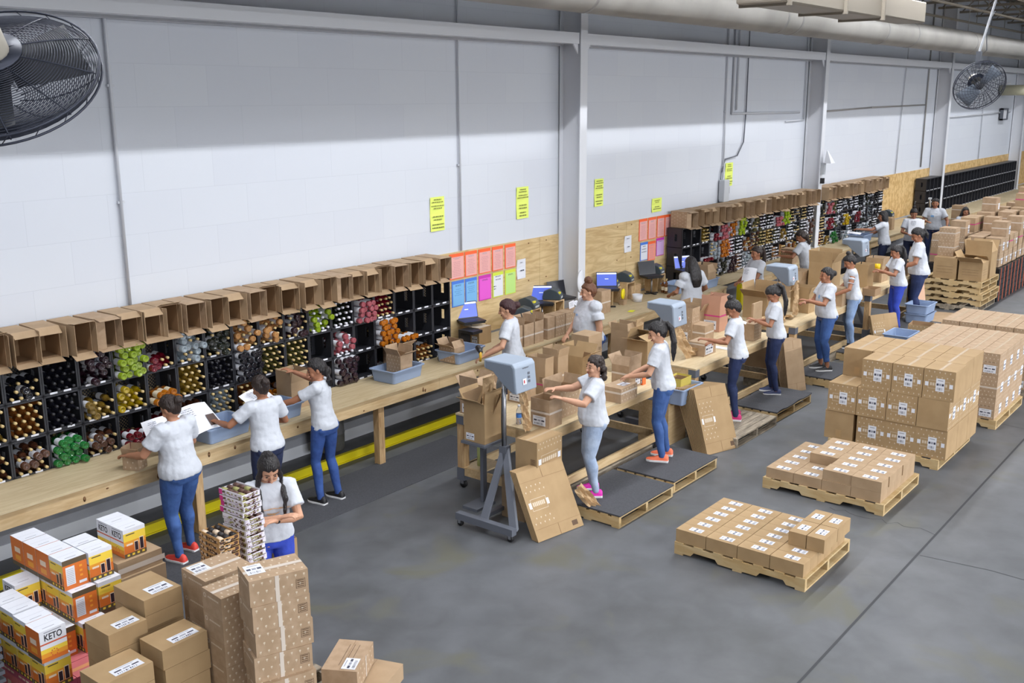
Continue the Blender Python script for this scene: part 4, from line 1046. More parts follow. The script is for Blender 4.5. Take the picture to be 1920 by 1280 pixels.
for i in range(7):
    mb = MB(); mb.box(-.1, .1, -.003, .003, 0, .3, CB if i % 2 else CB2)
    o = mb.build('cardboard_scrap'); place(o, 7.74+rnd.uniform(-.06, .06), 6.52+rnd.uniform(-.06, .06), .95+rnd.uniform(-.02, .06), rnd.uniform(0, 3), rnd.uniform(-.45, .45), rnd.uniform(-.4, .4)); tag(o, '%s cardboard scrap sticking out of the tall golden carton, %s of the bunch' % (('tan', 'golden')[1-i % 2], ORD[i]), 'cardboard', 'scraps in the tall golden carton')
tb(978, 757, .26, .2, .24, 'small labelled carton behind the water bottle on the first table', m=CB3, pr={'-x': 'dots'}, labels=(('-x', .03, .17, .02, .1),), tape=band((.26, .2, .24), TAPE, .7))
tb(1030, 805, .22, .24, .3, 'open carton with a white label at the front edge of the first table', m=CB3, pr={'-x': 'box'}, open_=(92, 92, 92, 92), fl=.02, labels=(('-x', .03, .19, .02, .12),), tape=band((.22, .24, .3), TAPE, .5))
tb(1050, 786, .36, .22, .3, 'wide open carton under the raised hands of the pink-shoed person', m=CB3, open_=(80, 100, 150, 100), pr={'-y': 'dots'})
tb(1022, 742, .16, .24, .36, 'tall narrow carton with a magenta tape line behind the nearest dispenser', m=CB, open_=(88, 92, 95, 92), pr={'-x': 'mark'}, tape=band((.16, .24, .36), TAPEP, .32, .015))
tb(1046, 733, .2, .22, .4, 'tall open carton beside the magenta lined one', m=CB, open_=(95, 110, 100, 90), tape=band((.2, .22, .4), TAPE, .4))
tb(1092, 716, .26, .3, .3, 'large golden open carton behind the pink-shoed person', m=CB2, open_=(70, 120, 150, 95), pr={'-y': 'mark'})
tb(1103, 692, .3, .26, .42, 'tall closed brown carton at the back of the first table', m=CB, pr={'-y': 'mark'})
tb(1164, 757, .34, .24, .17, 'low printed carton with a label on top at the table edge', m=CB3, labels=(('top', .12, .26, .04, .14),), tape=band((.34, .24, .17), TAPE, .6), pr={'-y': 'dots'})
tb(1179, 731, .26, .24, .28, 'open carton being filled by the person in orange shoes', m=CB3, open_=(60, 100, 95, 120), labels=(('-y', .14, .24, .03, .15),), tape=band((.26, .24, .28), TAPE, .6))
tb(1213, 690, .3, .3, .34, 'large golden open carton in front of the second dispenser', m=CB2, open_=(165, 40, 20, 70))
tb(1176, 672, .2, .26, .36, 'brown carton standing behind the golden one near the second dispenser', m=CB, open_=(95, 90, 60, 120), labels=(('-y', .02, .05, .03, .17),))
o = tb(1205, 722, .07, .07, .12, 'small orange and white supplement box on the table edge', m=mat('orange_card', s(226, 110, 50), .5), seam=None, cat='box', name='supplement_box', labels=(('-x', .01, .06, .02, .09),))
# water bottle
mb = MB(); mb.lathe([(0, .001), (0, .03), (.13, .03), (.15, .026), (.175, .012), (.19, .012)], GLASSW, 16); wb = mb.build('water_bottle'); place(wb, *at(973, 794, TZ)); tag(wb, 'clear plastic water bottle with blue label standing on the first table', 'bottle')
mb = MB(); mb.lathe([(.188, .001), (.188, .014), (.205, .014), (.206, .001)], WHITE, 12); mb.build('cap', wb)
mb = MB(); mb.rings([[(.0308*math.cos(PI*i_/8), .0308*math.sin(PI*i_/8), z_) for i_ in range(16)] for z_ in (.07, .11)], mat('blue_label', s(70, 130, 210), .4), cap=False); mb.build('bottle_label', wb)
mb = MB(); mb.lathe([(0, .001), (0, .036), (.2, .036), (.23, .016), (.31, .014), (.311, .001)], mat('pale_green_glass', s(170, 184, 120), .15, coat=.5), 14); o = mb.build('glass_bottle'); place(o, 8.08, 6.86, .251); tag(o, 'pale green bottle standing low behind the near table leg', 'bottle')
mb = MB(); mb.box(7.95, 8.3, 6.7, 7.02, .235, .25, OSB); tag(mb.build('lower_board'), 'small board on the lower rails of the nearest table', 'board')
# second table
tb(1320, 669, .32, .24, .18, 'low labelled printed carton at the front of the second table', m=CB3, labels=(('-y', .03, .24, .02, .15),), tape=band((.32, .24, .18), TAPE, .8))
tb(1321, 643, .26, .24, .24, 'plain carton behind the low labelled one on the second table', m=CB3, tape=band((.26, .24, .24), TAPE, .5))
tb(1296, 640, .22, .26, .36, 'tall printed carton standing beside the paper strips on the second table', m=CB3, pr={'-x': 'dots', '-y': 'dots'}, open_=(88, 92, 92, 92), labels=(('-x', .04, .2, .02, .12),))
tb(1310, 622, .3, .3, .28, 'brown open carton at the back left of the second table', m=CB, open_=(95, 110, 120, 95))
tb(1348, 623, .26, .3, .4, 'reddish carton with pink tape and white label on the second table', m=mat('reddish_cardboard', s(188, 142, 118), .8), pr={}, labels=(('-x', .04, .25, .03, .16),), tape=band((.26, .3, .4), TAPEP, .55, .02), open_=(90, 95, 95, 60))
tb(1413, 640, .24, .22, .24, 'printed carton on the second table in front of the ponytailed person', m=CB3, pr={'-y': 'dots'})
tb(1437, 600, .42, .4, .34, 'large golden open carton at the back end of the second table', m=CB2, open_=(140, 95, 95, 100))
tb(1411, 615, .3, .03, .36, 'flat tan carton sheet standing on edge on the second table', m=CB, seam=None, name='cardboard_sheet', cat='cardboard')
tb(1395, 655, .05, .05, .06, 'small white tub on the second table edge', m=WHITE, seam=None, cat='container', name='small_container')
mb = MB(); mb.box(-.06, .06, -.2, .2, 0, .003, WHITE); tag(place(mb.build('paper_sheet'), 12.3, 6.2, TZ+.001), 'white sheets lying on the second table by the bun haired person', 'paper')
thingbox(.45, .5, .36, 13.85, 6.15, .3, 'open tan carton hanging at the corner between second and third tables', m=CB, open_=(None, None, None, None))
mb = MB(); mb.box(13.6, 14.1, 5.9, 6.4, 0, .3, PALG); tag(mb.build('wooden_block'), 'wooden block under the open tan carton between the tables', 'stand')
# third and fourth tables
tb(1515, 588, .24, .3, .3, 'golden carton stuffed with brown paper on the third table', m=CB2, open_=(95, 95, 110, 100))
tb(1500, 560, .34, .34, .3, 'open brown carton at the back of the third table', m=CB, open_=(80, 110, 100, 100))
tb(1556, 563, .4, .4, .62, 'very tall golden carton at the far end of the third table', m=CB2, open_=(95, 95, 120, 95))
tb(1532, 545, .34, .3, .3, 'tan carton in front of the very tall golden one', m=CB, seam='x')
tb(1578, 575, .2, .2, .3, 'narrow brown carton under the pale-jeaned persons hands', m=CB)
tb(1652, 530, .34, .3, .3, 'open carton packed by the person in bright blue trousers', m=CB, open_=(90, 110, 95, 90))
tb(1625, 540, .3, .24, .3, 'brown carton at the near end of the fourth table', m=CB2, open_=(95, 110, 95, 90))
tb(1640, 556, .3, .22, .1, 'low brown carton on the front edge of the fourth table', m=CBI, open_=(90, 90, 90, 90), fl=.1)
tb(1695, 520, .3, .3, .3, 'carton on the fourth table behind the person in dark jeans', m=CB)
for q in range(5):
    strip('kraft_paper', [tuple(at(1425+q*14, 604-q*5, TZ+.03)), tuple(at(1450+q*14, 598-q*5, TZ+.03)), tuple(at(1472+q*14, 598-q*5, TZ+.05))], .08, ('crumpled brown packing paper at the near corner of the third table', 'crumpled brown packing paper farther in on the third table')[q], 30+q) if q < 2 else None
mb = MB(); mb.lathe([(0, .001), (0, .045), (.1, .05), (.1, .04), (.01, .038), (.01, .001)], mat('yellow_plastic', s(236, 196, 20), .4), 14); tag(place(mb.build('yellow_cup'), *at(1645, 505, TZ+.25)), 'yellow plastic cup among the cartons on the fourth table', 'cup')
# wooden cart between first and second packing rows
ct = ptable(11.15, 11.9, 'low wooden cart standing behind the second dispenser', 7.12, 7.6, .6)
# ------------------------------------------------------------------ bench electronics
def laptop(x, y, z, rz, label, on=True, open_=105):
    o = MB(); o.box(-.17, .17, -.12, .12, 0, .018, BLKP); o.box(-.15, .15, -.04, .1, .018, .0195, mat('key_grey', s(60, 62, 70), .5)); root = o.build('laptop'); place(root, x, y, z, rz)
    tag(root, label, 'laptop')
    mb = MB(); mb.box(-.17, .17, 0, .008, 0, .235, BLKP); sc2 = mb.build('screen', root); sc2.location = (0, .12, .016); sc2.rotation_euler = (R(-(open_-90)), 0, 0)
    mb = MB(); mb.quad((-.16, -.001, .015), (.16, -.001, .015), (.16, -.001, .225), (-.16, -.001, .225), SCR if on else mat('dark_screen', s(40, 42, 50), .15))
    if on:
        mb.quad((-.16, -.0015, .2), (.16, -.0015, .2), (.16, -.0015, .222), (-.16, -.0015, .222), SCRW); mb.quad((-.03, -.0015, .12), (.03, -.0015, .12), (.03, -.0015, .13), (-.03, -.0015, .13), SCRW)
    mb.build('display', sc2)
    return root
def lstand(x, y, h_, rz, label):
    mb = MB(); mb.tube([(0, 0, 0), (0, 0, h_-.02)], .014, CHROME, 10); mb.box(-.13, .13, -.02, .02, 0, .02, BLKP); mb.box(-.02, .02, -.13, .13, 0, .02, BLKP); mb.box(-.16, .16, -.11, .11, h_-.02, h_, BLKP)
    return tag(place(mb.build('laptop_stand'), x, y, .871, rz), label, 'stand')
LX = ((at(884, 602, 1.17).x, at(884, 602, 1.17).y, .3, -22, True, 'laptop with a blue screen beside the empty crates'), (12.05, 8.98, .3, -48, True, 'laptop with a blue screen turned sideways behind the row of wine cartons'), (12.5, 8.92, .32, -14, False, 'laptop with a dark screen behind the person in a hair bun'), (13.65, 8.85, .3, -48, True, 'laptop with a blue screen just right of the first column'), (15.1, 8.9, .3, -24, False, 'laptop with a dark screen below the coloured papers'), (16.0, 8.72, .3, -28, True, 'laptop with a pale screen at the end of the middle crates'))
for x, y, h_, rz, on, l in LX:
    lstand(x, y, h_, R(rz), 'black stand under the ' + l.replace('laptop with ', 'laptop with ').replace('turned sideways ', '')); laptop(x, y, .872+h_, R(rz), l, on)
def printer(x, y, z, rz, label, k=1):
    mb = MB(); prof = [(-.14, 0), (-.14, .07), (-.08, .14), (.02, .17), (.12, .13), (.14, .05), (.14, 0)]; n = len(prof)
    mb.add([(-.1, a, b_) for a, b_ in prof]+[(.1, a, b_) for a, b_ in prof], [tuple(range(n)), tuple(range(n, 2*n))[::-1]]+[(i_, i_+n, (i_+1) % n+n, (i_+1) % n) for i_ in range(n)], PRN)
    o = bevel(mb.build('label_printer'), .012, 3); place(o, x, y, z, rz); tag(o, label, 'printer')
    mb = MB(); mb.box(-.06, .06, -.143, -.139, .02, .05, SILV); mb.build('label_slot', o); mb = MB(); mb.box(-.09, -.02, -.13, -.1, .095, .12, mat('yellow_sticker', s(230, 220, 60), .5)); mb.build('sticker', o)
    mb = MB(); mb.box(-.08, .08, -.1, .1, -.0, .002, BLKP); mb.build('base', o)
    return o
def riser(x, y, h_, w_, label): mb = MB(); mb.box(-w_/2, w_/2, -.13, .13, h_-.02, h_, KRAFT); mb.box(-w_/2, -w_/2+.02, -.13, .13, 0, h_-.02, PINE); mb.box(w_/2-.02, w_/2, -.13, .13, 0, h_-.02, PINE); tag(place(mb.build('printer_riser'), x, y, .871), label, 'riser')
for i, (x, y, h_, rz, l) in enumerate(((11.45, 8.85, .2, 30, 'dark label printer with a yellow sticker right of the first laptop'), (12.3-.25+.1, 9.03, .0, 20, ''), (13.95, 9.0, .28, 20, 'dark label printer right of the first column'), (14.42, 9.02, .3, 15, 'round topped label printer below the white notice'), (15.42, 9.02, .3, 10, 'dark label printer below the salmon and lavender papers'), (26.6, 8.75, .3, 0, 'dark label printer on the far bench'), (11.75, 9.0, .28, 10, 'tall dark label printer behind the scanning person'))):
    if not l: continue
    riser(x, y, h_, .26, 'small riser under the %s' % l); printer(x, y, .872+h_, R(rz), l)
printer(12.28, 8.95, 1.21, R(25), 'dark label printer with a yellow sticker beside the sideways laptop'); riser(12.28, 8.95, .335, .24, 'small riser under the printer beside the sideways laptop')
mb = MB(); mb.box(0, .3, -.012, .012, 0, .02, BLKP); mb.tube([(0, 0, 0), (-.1, 0, -.18), (-.1, 0, -.55)], .015, BLKP, 8); tag(place(mb.build('monitor_arm'), 27.9, 8.5, 1.42, .2), 'black jointed arm standing on the far bench', 'arm')
mb = MB(); mb.tube([(0, 0, 0), (.1, 0, .2), (.24, .02, .38), (.1, .02, .56), (.08, .02, .62)], .02, WHT, 8); mb.box(-.06, .1, -.02, .06, .6, .64, SILV); tag(place(mb.build('lamp_arm'), 28.6, 8.3, .872, .2), 'white jointed arm standing on the far bench beside the black one', 'arm')
mb = MB(); mb.lathe([(0, .03), (0, .085), (.03, .085), (.03, .03)], mat('yellow_tape', s(240, 220, 0), .4), 20, Matrix.Translation((0, 0, .09)) @ Matrix.Rotation(PI/2, 4, 'X')); tag(place(mb.build('tape_roll'), 14.0, 8.8, .955, .3), 'big bright yellow tape roll standing on a small brown box', 'tape roll')
mb = MB(); mb.lathe([(0, .001), (0, .07), (.12, .09), (.12, .08), (.01, .06), (.01, .001)], WHITE, 16); tag(place(mb.build('white_bucket'), 14.35, 8.72, .872), 'small white bucket on the bench below the label printers', 'bucket')
mb = MB(); mb.box(-.16, .16, -.12, .12, 0, .0015, mat('yellow_note', s(232, 232, 40), .5)); o = tag(place(mb.build('yellow_note'), *at(1184, 583, .873), .2), 'bright yellow paper slip lying on the bench top', 'paper'); o.scale = (.45, .35, 1)
# folded yellow bags on first bench
mb = MB(); mb.tube([(0, 0, 0), (.02, 0, .1), (.05, .01, .25)], [.07, .06, .03], YEL, 8); tag(place(mb.build('yellow_glove'), 12.75, 8.75, .872), 'yellow bag hanging under the laptop behind the person in a hair bun', 'bag')
for i, (x, y) in enumerate(((15.25, 8.7), (15.32, 8.73), (15.28, 8.78))):
    o = dup(BP[(AMB, 't')][0]) if (AMB, 't') in BP else bottle_root(AMB, 't'); o.location = (x+.0, y-.0, .873); o.rotation_euler = (0, 0, i); o.scale = (.8, .8, .8); tag(o, 'small amber bottle standing by the laptop at the bench end, %s of three' % ('nearest', 'rightmost', 'rearmost')[i], 'bottle', 'standing bottles at the bench end')
mb = MB(); mb.tube([(0, 0, 0), (.0, .0, .12), (.02, .0, .22)], [.055, .06, .03], mat('clear_film', s(214, 218, 226), .2), 10); tag(place(mb.build('plastic_bag'), 11.0, 8.45, .872), 'crumpled clear plastic bag on the bench left of the scanning person', 'bag')
mb = MB(); mb.box(-.1, .1, -.13, .13, .2, .24, BLKP); mb.box(-.1, .1, .09, .13, 0, .2, BLKP); tag(place(mb.build('scanner_holder'), 10.25, 8.85, .872), 'black holder for the scanner standing behind the tub', 'holder')
for i, (x, y, z, l) in enumerate(((12.0, 8.4, 1.184, 'folded white paper standing on the row of wine cartons'), (12.22, 8.42, 1.185, 'white slip lying on the right end of the row of wine cartons'))):
    mb = MB(); mb.box(-.09, .09, -.002, .002, 0, .1, WHITE); bars(mb, -.07, .07, .02, .08, 4, GINK, -.003, i); tag(place(mb.build('paper_slip'), x, y, z, .2, -.1 if i == 0 else -1.0), l, 'paper')

# ================================================================== stacks at the near left
def boxat(x0, x1, y0, y1, z0, z1, label, rz=0, **kw): return thingbox(x1-x0, y1-y0, z1-z0, (x0+x1)/2, (y0+y1)/2, z0, label, rz, **kw)
pallet(2.3, 3.42, 6.04, 7.3, 'pallet under the pink and orange drink mix boxes', m=PALG)
pallet(2.6, 3.46, 4.9, 6.02, 'pallet under the plain brown cartons at the near left', m=PALG)
pallet(3.48, 4.4, 4.4, 5.8, 'pallet under the tall stacks of printed wine cartons', m=PALG)
ORA = mat('drink_orange', s(212, 112, 42), .5); YLO = mat('drink_yellow', s(238, 204, 70), .5); AMO = mat('drink_amber', s(232, 156, 50), .5); BRN = mat('drink_brown_band', s(92, 78, 58), .5); RDB = mat('drink_red_line', s(206, 92, 60), .5); CUP = mat('drink_dark_cup', s(50, 34, 44), .4); CRM = mat('drink_cream', s(236, 214, 190), .5); TXT = mat('letter_black', s(46, 46, 54), .6)
KD = (.176, .176, .218)
keto_text = textmesh('KETO', .062, TXT, 'keto_lettering', .0012)
def face_keto(mb, F):
    fq(mb, F, KD, 0, .176, .13, .218, WHITE); fq(mb, F, KD, 0, .176, .12, .13, RDB, .0012)
    for k, m in enumerate((ORA, AMO, YLO, WHITE)): fq(mb, F, KD, 0, .176, k*.03, (k+1)*.03, m)
    for k in range(8):
        t0 = 2*PI*k/8; fq(mb, F, KD, .088+.022*math.cos(t0)-.004, .088+.022*math.cos(t0)+.004, .05+.022*math.sin(t0)-.004, .05+.022*math.sin(t0)+.004, RDB, .0013)
    fq(mb, F, KD, .03, .146, .2, .206, GINK, .0013)
def face_drink(mb, F):
    for k, m in enumerate((BRN, ORA, ORA, AMO, YLO, YLO, WHITE)): fq(mb, F, KD, 0, .176, k*.0312, (k+1)*.0312, m)
    for a, h_ in ((.085, .075), (.128, .095)):
        fq(mb, F, KD, a-.004, a+.03, .036, .036+h_, CRM, .0012); fq(mb, F, KD, a, a+.026, .038, .03+h_, CUP, .0016)
    fq(mb, F, KD, .02, .07, .09, .105, CRM, .0012); fq(mb, F, KD, .02, .09, .17, .178, BRN, .0012)
    for k in range(4): fq(mb, F, KD, .02+k*.04, .04+k*.04, .008, .024, YLO, .0012)
def face_fact(mb, F):
    fq(mb, F, KD, 0, .176, 0, .218, ORA); fq(mb, F, KD, 0, .176, .18, .218, BRN, .0012); fq(mb, F, KD, .02, .085, .03, .165, WHITE, .0012)
    for k in range(9): fq(mb, F, KD, .026, .078, .04+k*.013, .043+k*.013, GINK, .0016)
    fq(mb, F, KD, .11, .165, .02, .04, WHITE, .0012)
    for k in range(3): fq(mb, F, KD, .12, .14, .07+k*.035, .085+k*.035, AMO, .0012)
def face_side(mb, F):
    fq(mb, F, KD, 0, .176, 0, .218, ORA); fq(mb, F, KD, 0, .176, 0, .032, BRN, .0012); fq(mb, F, KD, .05, .13, .11, .15, CRM, .0012); fq(mb, F, KD, .05, .13, .05, .09, AMO, .0012)
FN = {'k': face_keto, 'd': face_drink, 'f': face_fact, 's': face_side}
def ketobox(a, b_):
    mb = MB(); X, Y, Z = KD[0]/2, KD[1]/2, KD[2]; mb.box(-X, X, -Y, Y, 0, Z, WHITE); fq(mb, 'top', KD, .01, .166, .087, .0885, GINK); fq(mb, 'top', KD, .04, .12, .03, .036, GINK)
    FN[a](mb, '-x'); FN[b_](mb, '-y'); o = mb.build('drink_mix_box')
    for fc, F in ((a, '-x'), (b_, '-y')):
        if fc == 'k':
            t = bpy.data.objects.new('keto_lettering', keto_text); col.objects.link(t); t.parent = o; t.scale = (.76, 1, 1)
            if F == '-x': t.location = (-X-.0016, 0, .165); t.rotation_euler = (PI/2, 0, -PI/2)
            else: t.location = (0, -Y-.0016, .165); t.rotation_euler = (PI/2, 0, 0)
    return o
def kb(x, y, z, f, label, rz=0):
    o = PR.get('keto'+f, lambda: ketobox(*f)); place(o, x, y, z, rz); return tag(o, label, 'box', 'drink mix boxes')
# upper row of four, then the layers below and beside
for i, f in enumerate(('sf', 'ss', 'ss', 'df')):
    kb(3.215, 7.05-i*.182, .882, f, 'orange drink mix box in the top row of four, %s from the bench end' % ORD[i], 0)
kb(3.4, 6.66, .882, 'kd', 'white topped drink mix box beside the top row, rear one'); kb(3.4, 6.49, .882, 'kd', 'drink mix box with a yellow drink picture beside the top row, front one')
for i, f in enumerate(('df', 'dd', 'dd', 'df')): kb(3.23, 6.98-i*.18, .662, f, 'drink mix box in the layer below the top row, %s from the bench end' % ORD[i])
kb(3.42, 6.44, .662, 'dd', 'drink mix box with a yellow picture below the side pair'); kb(3.42, 6.63, .662, 'dd', 'drink mix box hidden below the rear side pair')
for i, f in enumerate(('df', 'df', 'dd', 'df')): kb(3.25, 6.92-i*.18, .442, f, 'drink mix box in the lowest orange layer on pink boxes, %s from the bench end' % ORD[i])
kb(3.04, 6.86, .662, 'kd', 'keto drink mix box standing left of the pile at middle height')
kb(2.82, 6.1, .662, 'sk', 'keto drink mix box with large lettering facing the camera, front left'); kb(2.83, 6.28, .662, 'ds', 'white topped drink mix box right behind the front keto box')
for i in range(4): kb(2.84+.0*i, 6.12+i*.182, .442, 'dd', 'drink mix box in the left orange column on pink boxes, %s from the front' % ORD[i])
for i in range(3): kb(3.04, 6.42+i*.18, .442, 'ff', 'drink mix box wedged between the two orange columns, %s from the front' % ORD[i])
for i in range(2): kb(2.84, 6.48+i*.185, .662, 'dd', 'drink mix box on the left column behind the white topped one, %s' % ('nearer', 'farther')[i])
kb(3.71, 6.74, .922, 'kd', 'keto drink mix box standing on a brown carton at the right, rear one'); kb(3.71, 6.56, .922, 'kd', 'keto drink mix box standing on a brown carton at the right, front one')
PKB = mat('drink_pink', s(214, 118, 124), .5); PKD = mat('drink_rose', s(190, 92, 118), .5)
def pinkbox():
    D = (.2, .2, .318); o = MB(); o.box(-.1, .1, -.1, .1, 0, .318, PKB)
    for F in ('-x', '-y'):
        for k, m in enumerate((AMO, mat('drink_peach', s(226, 160, 110), .5), PKB, PKB, PKD)): fq(o, F, D, 0, .2, k*.0636, (k+1)*.0636, m)
        for k in range(3): fq(o, F, D, .02+k*.05, .06+k*.05, .275, .29, CRM, .0013)
        fq(o, F, D, .12, .15, .03, .12, CUP, .0013); fq(o, F, D, .05, .1, .16, .2, CRM, .0013)
    fq(o, 'top', D, .01, .19, .08, .12, mat('drink_peach', s(226, 160, 110), .5)); return o.build('pink_drink_box')
n = 0
for i in range(5):
    for j in range(3):
        o = PR.get('pink', pinkbox); place(o, 2.86+j*.205, 6.15+i*.205, .122); tag(o, 'pink drink mix box under the orange ones, %s row back, %s from left' % (ORD[i], ORD[j]), 'box', 'pink drink mix boxes'); n += 1
o = dup(PR.d['pink']); place(o, 3.28, 5.95, .122); tag(o, 'tall pink drink mix box standing forward of the others by the brown cartons', 'box', 'pink drink mix boxes')
# brown cartons
boxat(3.54, 3.9, 6.44, 6.82, .802, .918, 'flat brown carton under the two right-hand keto boxes', m=CB, tape=[('-y', .0, .38, .03, .07, TAPE)]); 
for k in range(5): boxat(3.55, 3.91, 6.42, 6.8, .122+k*.136, .122+(k+1)*.136-.002, 'brown carton in the back column below the keto boxes, %s from the pallet' % ORD[k], m=CB)
pallet(3.45, 4.1, 6.2, 7.0, 'pallet under the back column of brown cartons', m=PALG)
def brown(x, y, zt, label, w_=.28, d_=.36, h_=.11, lab_=True, rz=0):
    return thingbox(w_, d_, h_, x, y, zt-h_, label, rz, m=CB2, seam=None, labels=(('top', w_*.3, w_*.88, d_*.1, d_*.42),) if lab_ else ())
for k in range(7): brown(3.4, 5.83, 1.0-k*.112-.0, 'flat brown carton in the column right behind the centre, %s from the top' % ORD[k], lab_=(k == 0))
for k in range(5): brown(3.31+.01*(k % 2), 5.42, .82-k*.137, 'brown carton in the column nearest the wine cartons, %s from the top' % ORD[k], .33, .25, .135, lab_=(k == 0))
B3 = at(203, 1192, .9)
for k in range(6): brown(B3.x+.135, B3.y+.14, .9-k*.127, 'brown carton in the column beside the orange boxes, %s from the top' % ORD[k], .27, .28, .125, lab_=(k == 0))
B4 = at(287, 1240, .76)
for k in range(5): brown(B4.x-.17, B4.y+.13, .76-k*.122, 'brown carton in the front left column, %s from the top' % ORD[k], .34, .26, .12, lab_=(k == 0))
# tall stacks of printed wine cartons
WD = (.37, .255, .172)
def wine6(): return carton(*WD, CB3, pr={'-y': 'dots mark', 'top': 'dots', '-x': 'seal'}, seam='x', labels=(('top', .02, .13, .08, .22),), tape=[('-y', .16, .185, 0, .172, TAPE), ('top', .0, .37, .11, .145, TAPE)])
for k in range(7):
    o = PR.get('wine6', wine6); place(o, 3.668+(.012, .02, -.005, .0, .015, .0, .0)[k], 4.825-(.03 if k < 3 else 0), PZ+.001+k*.1725, R(-22+(k % 3)*1.5)); tag(o, 'printed wine carton in the tallest near stack, %s from the bottom' % ORD[k], 'carton', 'wine cartons in the tallest near stack')
def wine6b(): return carton(.36, .3, .19, CB3, pr={'-x': 'seal', 'top': 'dots', '-y': 'dots'}, seam='x', labels=(('top', .02, .14, .15, .28),), tape=[('top', .0, .36, .13, .165, TAPE)])
for k in range(6): o = PR.get('wine6b', wine6b); place(o, 3.76, 5.55, PZ+.001+k*.161, R(-4)); o.scale = (1, 1, .84); tag(o, 'printed wine carton in the rear left stack beside the brown ones, %s from the bottom' % ORD[k], 'carton', 'wine cartons in the rear left stack')
def wine6c(): return carton(.27, .24, .17, CB3, pr={'-x': 'seal', 'top': 'dots', '-y': 'dots'}, seam='y', tape=[('top', .0, .27, .1, .135, TAPE)])
for k in range(6): o = PR.get('wine6c', wine6c); place(o, 3.62, 5.215, PZ+.001+k*.163, R(-6)); o.scale = (1, 1, .95); tag(o, 'printed wine carton in the short stack between the two larger ones, %s from the bottom' % ORD[k], 'carton', 'wine cartons in the middle near stack')
thingbox(.4, .25, .16, 4.3, 4.88, .25, 'torn open wine carton low at the right of the near stacks', R(30), m=CB3, pr={'-y': 'dots', 'top': 'box'}, labels=(('top', .02, .16, .02, .12),), tape=[('-y', .2, .22, 0, .16, TAPE)], open_=None)
thingbox(.5, .4, .12, 4.35, 4.8, .122, 'flat brown carton on the pallet under the torn wine carton', R(20), m=CB, seam='x')
# snack trays
PAT = [mat('tray_tan', s(196, 150, 92), .5), mat('tray_brown', s(84, 54, 44), .5), mat('tray_cream', s(228, 206, 180), .5), mat('tray_black', s(46, 42, 42), .4)]
LPT = [mat('tray_white', s(226, 222, 230), .5), mat('tray_lilac', s(196, 182, 204), .5), mat('tray_olive', s(150, 146, 90), .5), PAT[1]]
MAG = mat('tray_magenta', s(200, 30, 130), .5)
def tray(pal, seed, mag=False):
    D = (.21, .33, .058); rnd = random.Random(seed); o = MB(); t = .004; X, Y, H_ = .105, .165, .058
    o.box(-X, X, -Y, Y, 0, t, pal[0])
    for (a, b_, c, d) in ((-X, -X+t, -Y, Y), (X-t, X, -Y, Y), (-X+t, X-t, -Y, -Y+t), (-X+t, X-t, Y-t, Y)): o.box(a, b_, c, d, t, H_*(.95 if d-c > .1 else .8), pal[0])
    for F in ('-x', '-y'):
        A, V = fsize(F, D)
        for k in range(40):
            a = rnd.uniform(0, A-.04); v = rnd.uniform(0, V*.5); fq(o, F, D, a, a+rnd.uniform(.01, .035), v, v+rnd.uniform(.006, .018), rnd.choice(pal[1:]), .001+k*.00002)
    if mag: fq(o, '-x', D, .0, .05, .0, .05, MAG, .0018)
    r_ = o.build('snack_tray'); o = MB()
    for i in range(3):
        for j in range(4): o.tube([(-.07+i*.07, -.12+j*.08-.032, .03), (-.07+i*.07, -.12+j*.08+.032, .032)], .026, pal[3] if (i+j) % 3 else pal[2], 7)
    o.build('snack_packs', r_)
    return r_
zt = 1.43
TP = at(456, 932, 1.41)+Vector((.085, .135, 0))
for k in range(20):
    key = 'trayw%d' % (1 if k >= 16 else 0)
    o = PR.get(key, lambda k=k: tray(LPT, 5+k, k >= 16)); place(o, TP.x+.006*((k*7) % 3), TP.y+.006*((k*5) % 3)+(.02 if k > 15 else 0), .51+k*.0452, R(2)); o.scale = (.78, .78, .77); tag(o, '%s snack tray in the tall stack, %s from the bottom' % ('magenta marked white' if k >= 16 else 'white printed', ORD[k]), 'tray', 'tall stack of snack trays')
TP2 = at(412, 1010, 1.15)+Vector((.085, .135, 0))
for k in range(14):
    o = PR.get('trayt', lambda: tray(PAT, 9)); place(o, TP2.x+.005*(k % 2), TP2.y, .51+k*.0452, R(-3)); o.scale = (.78, .78, .77); tag(o, 'brown printed snack tray in the lower stack, %s from the bottom' % ORD[k], 'tray', 'lower stack of brown snack trays')
mb = MB(); mb.box(min(TP.x, TP2.x)-.09, max(TP.x, TP2.x)+.1, min(TP.y, TP2.y)-.14, max(TP.y, TP2.y)+.16, .0, .508, CB); tag(mb.build('carton'), 'plain carton base carrying both stacks of snack trays', 'carton')
OC = at(520, 1050, .5); thingbox(.24, .24, .2, OC.x, OC.y, .5, 'open empty carton beside the tall stack of snack trays', R(-6), m=CB2, open_=(None, None, None, None)); boxat(OC.x-.12, OC.x+.12, OC.y-.12, OC.y+.12, .0, .498, 'closed carton under the open one beside the snack trays', m=CB)
# metal roll cage edge at the far left
mb = MB()
for k in range(11): mb.box(2.3, 2.62, 6.3, 6.95, .32+k*.055, .345+k*.055, TUB if k == 10 else STEELG)
o = mb.build('grey_tray_stack'); tag(o, 'stack of grey flat trays at the left edge of the photo', 'trays'); mb = MB(); mb.box(2.3, 2.62, 6.3, 6.95, .93, .96, TUB); mb.build('blue_lid', o)
boxat(2.3, 2.62, 6.3, 6.95, .0, .318, 'carton under the stack of grey flat trays', m=CB)

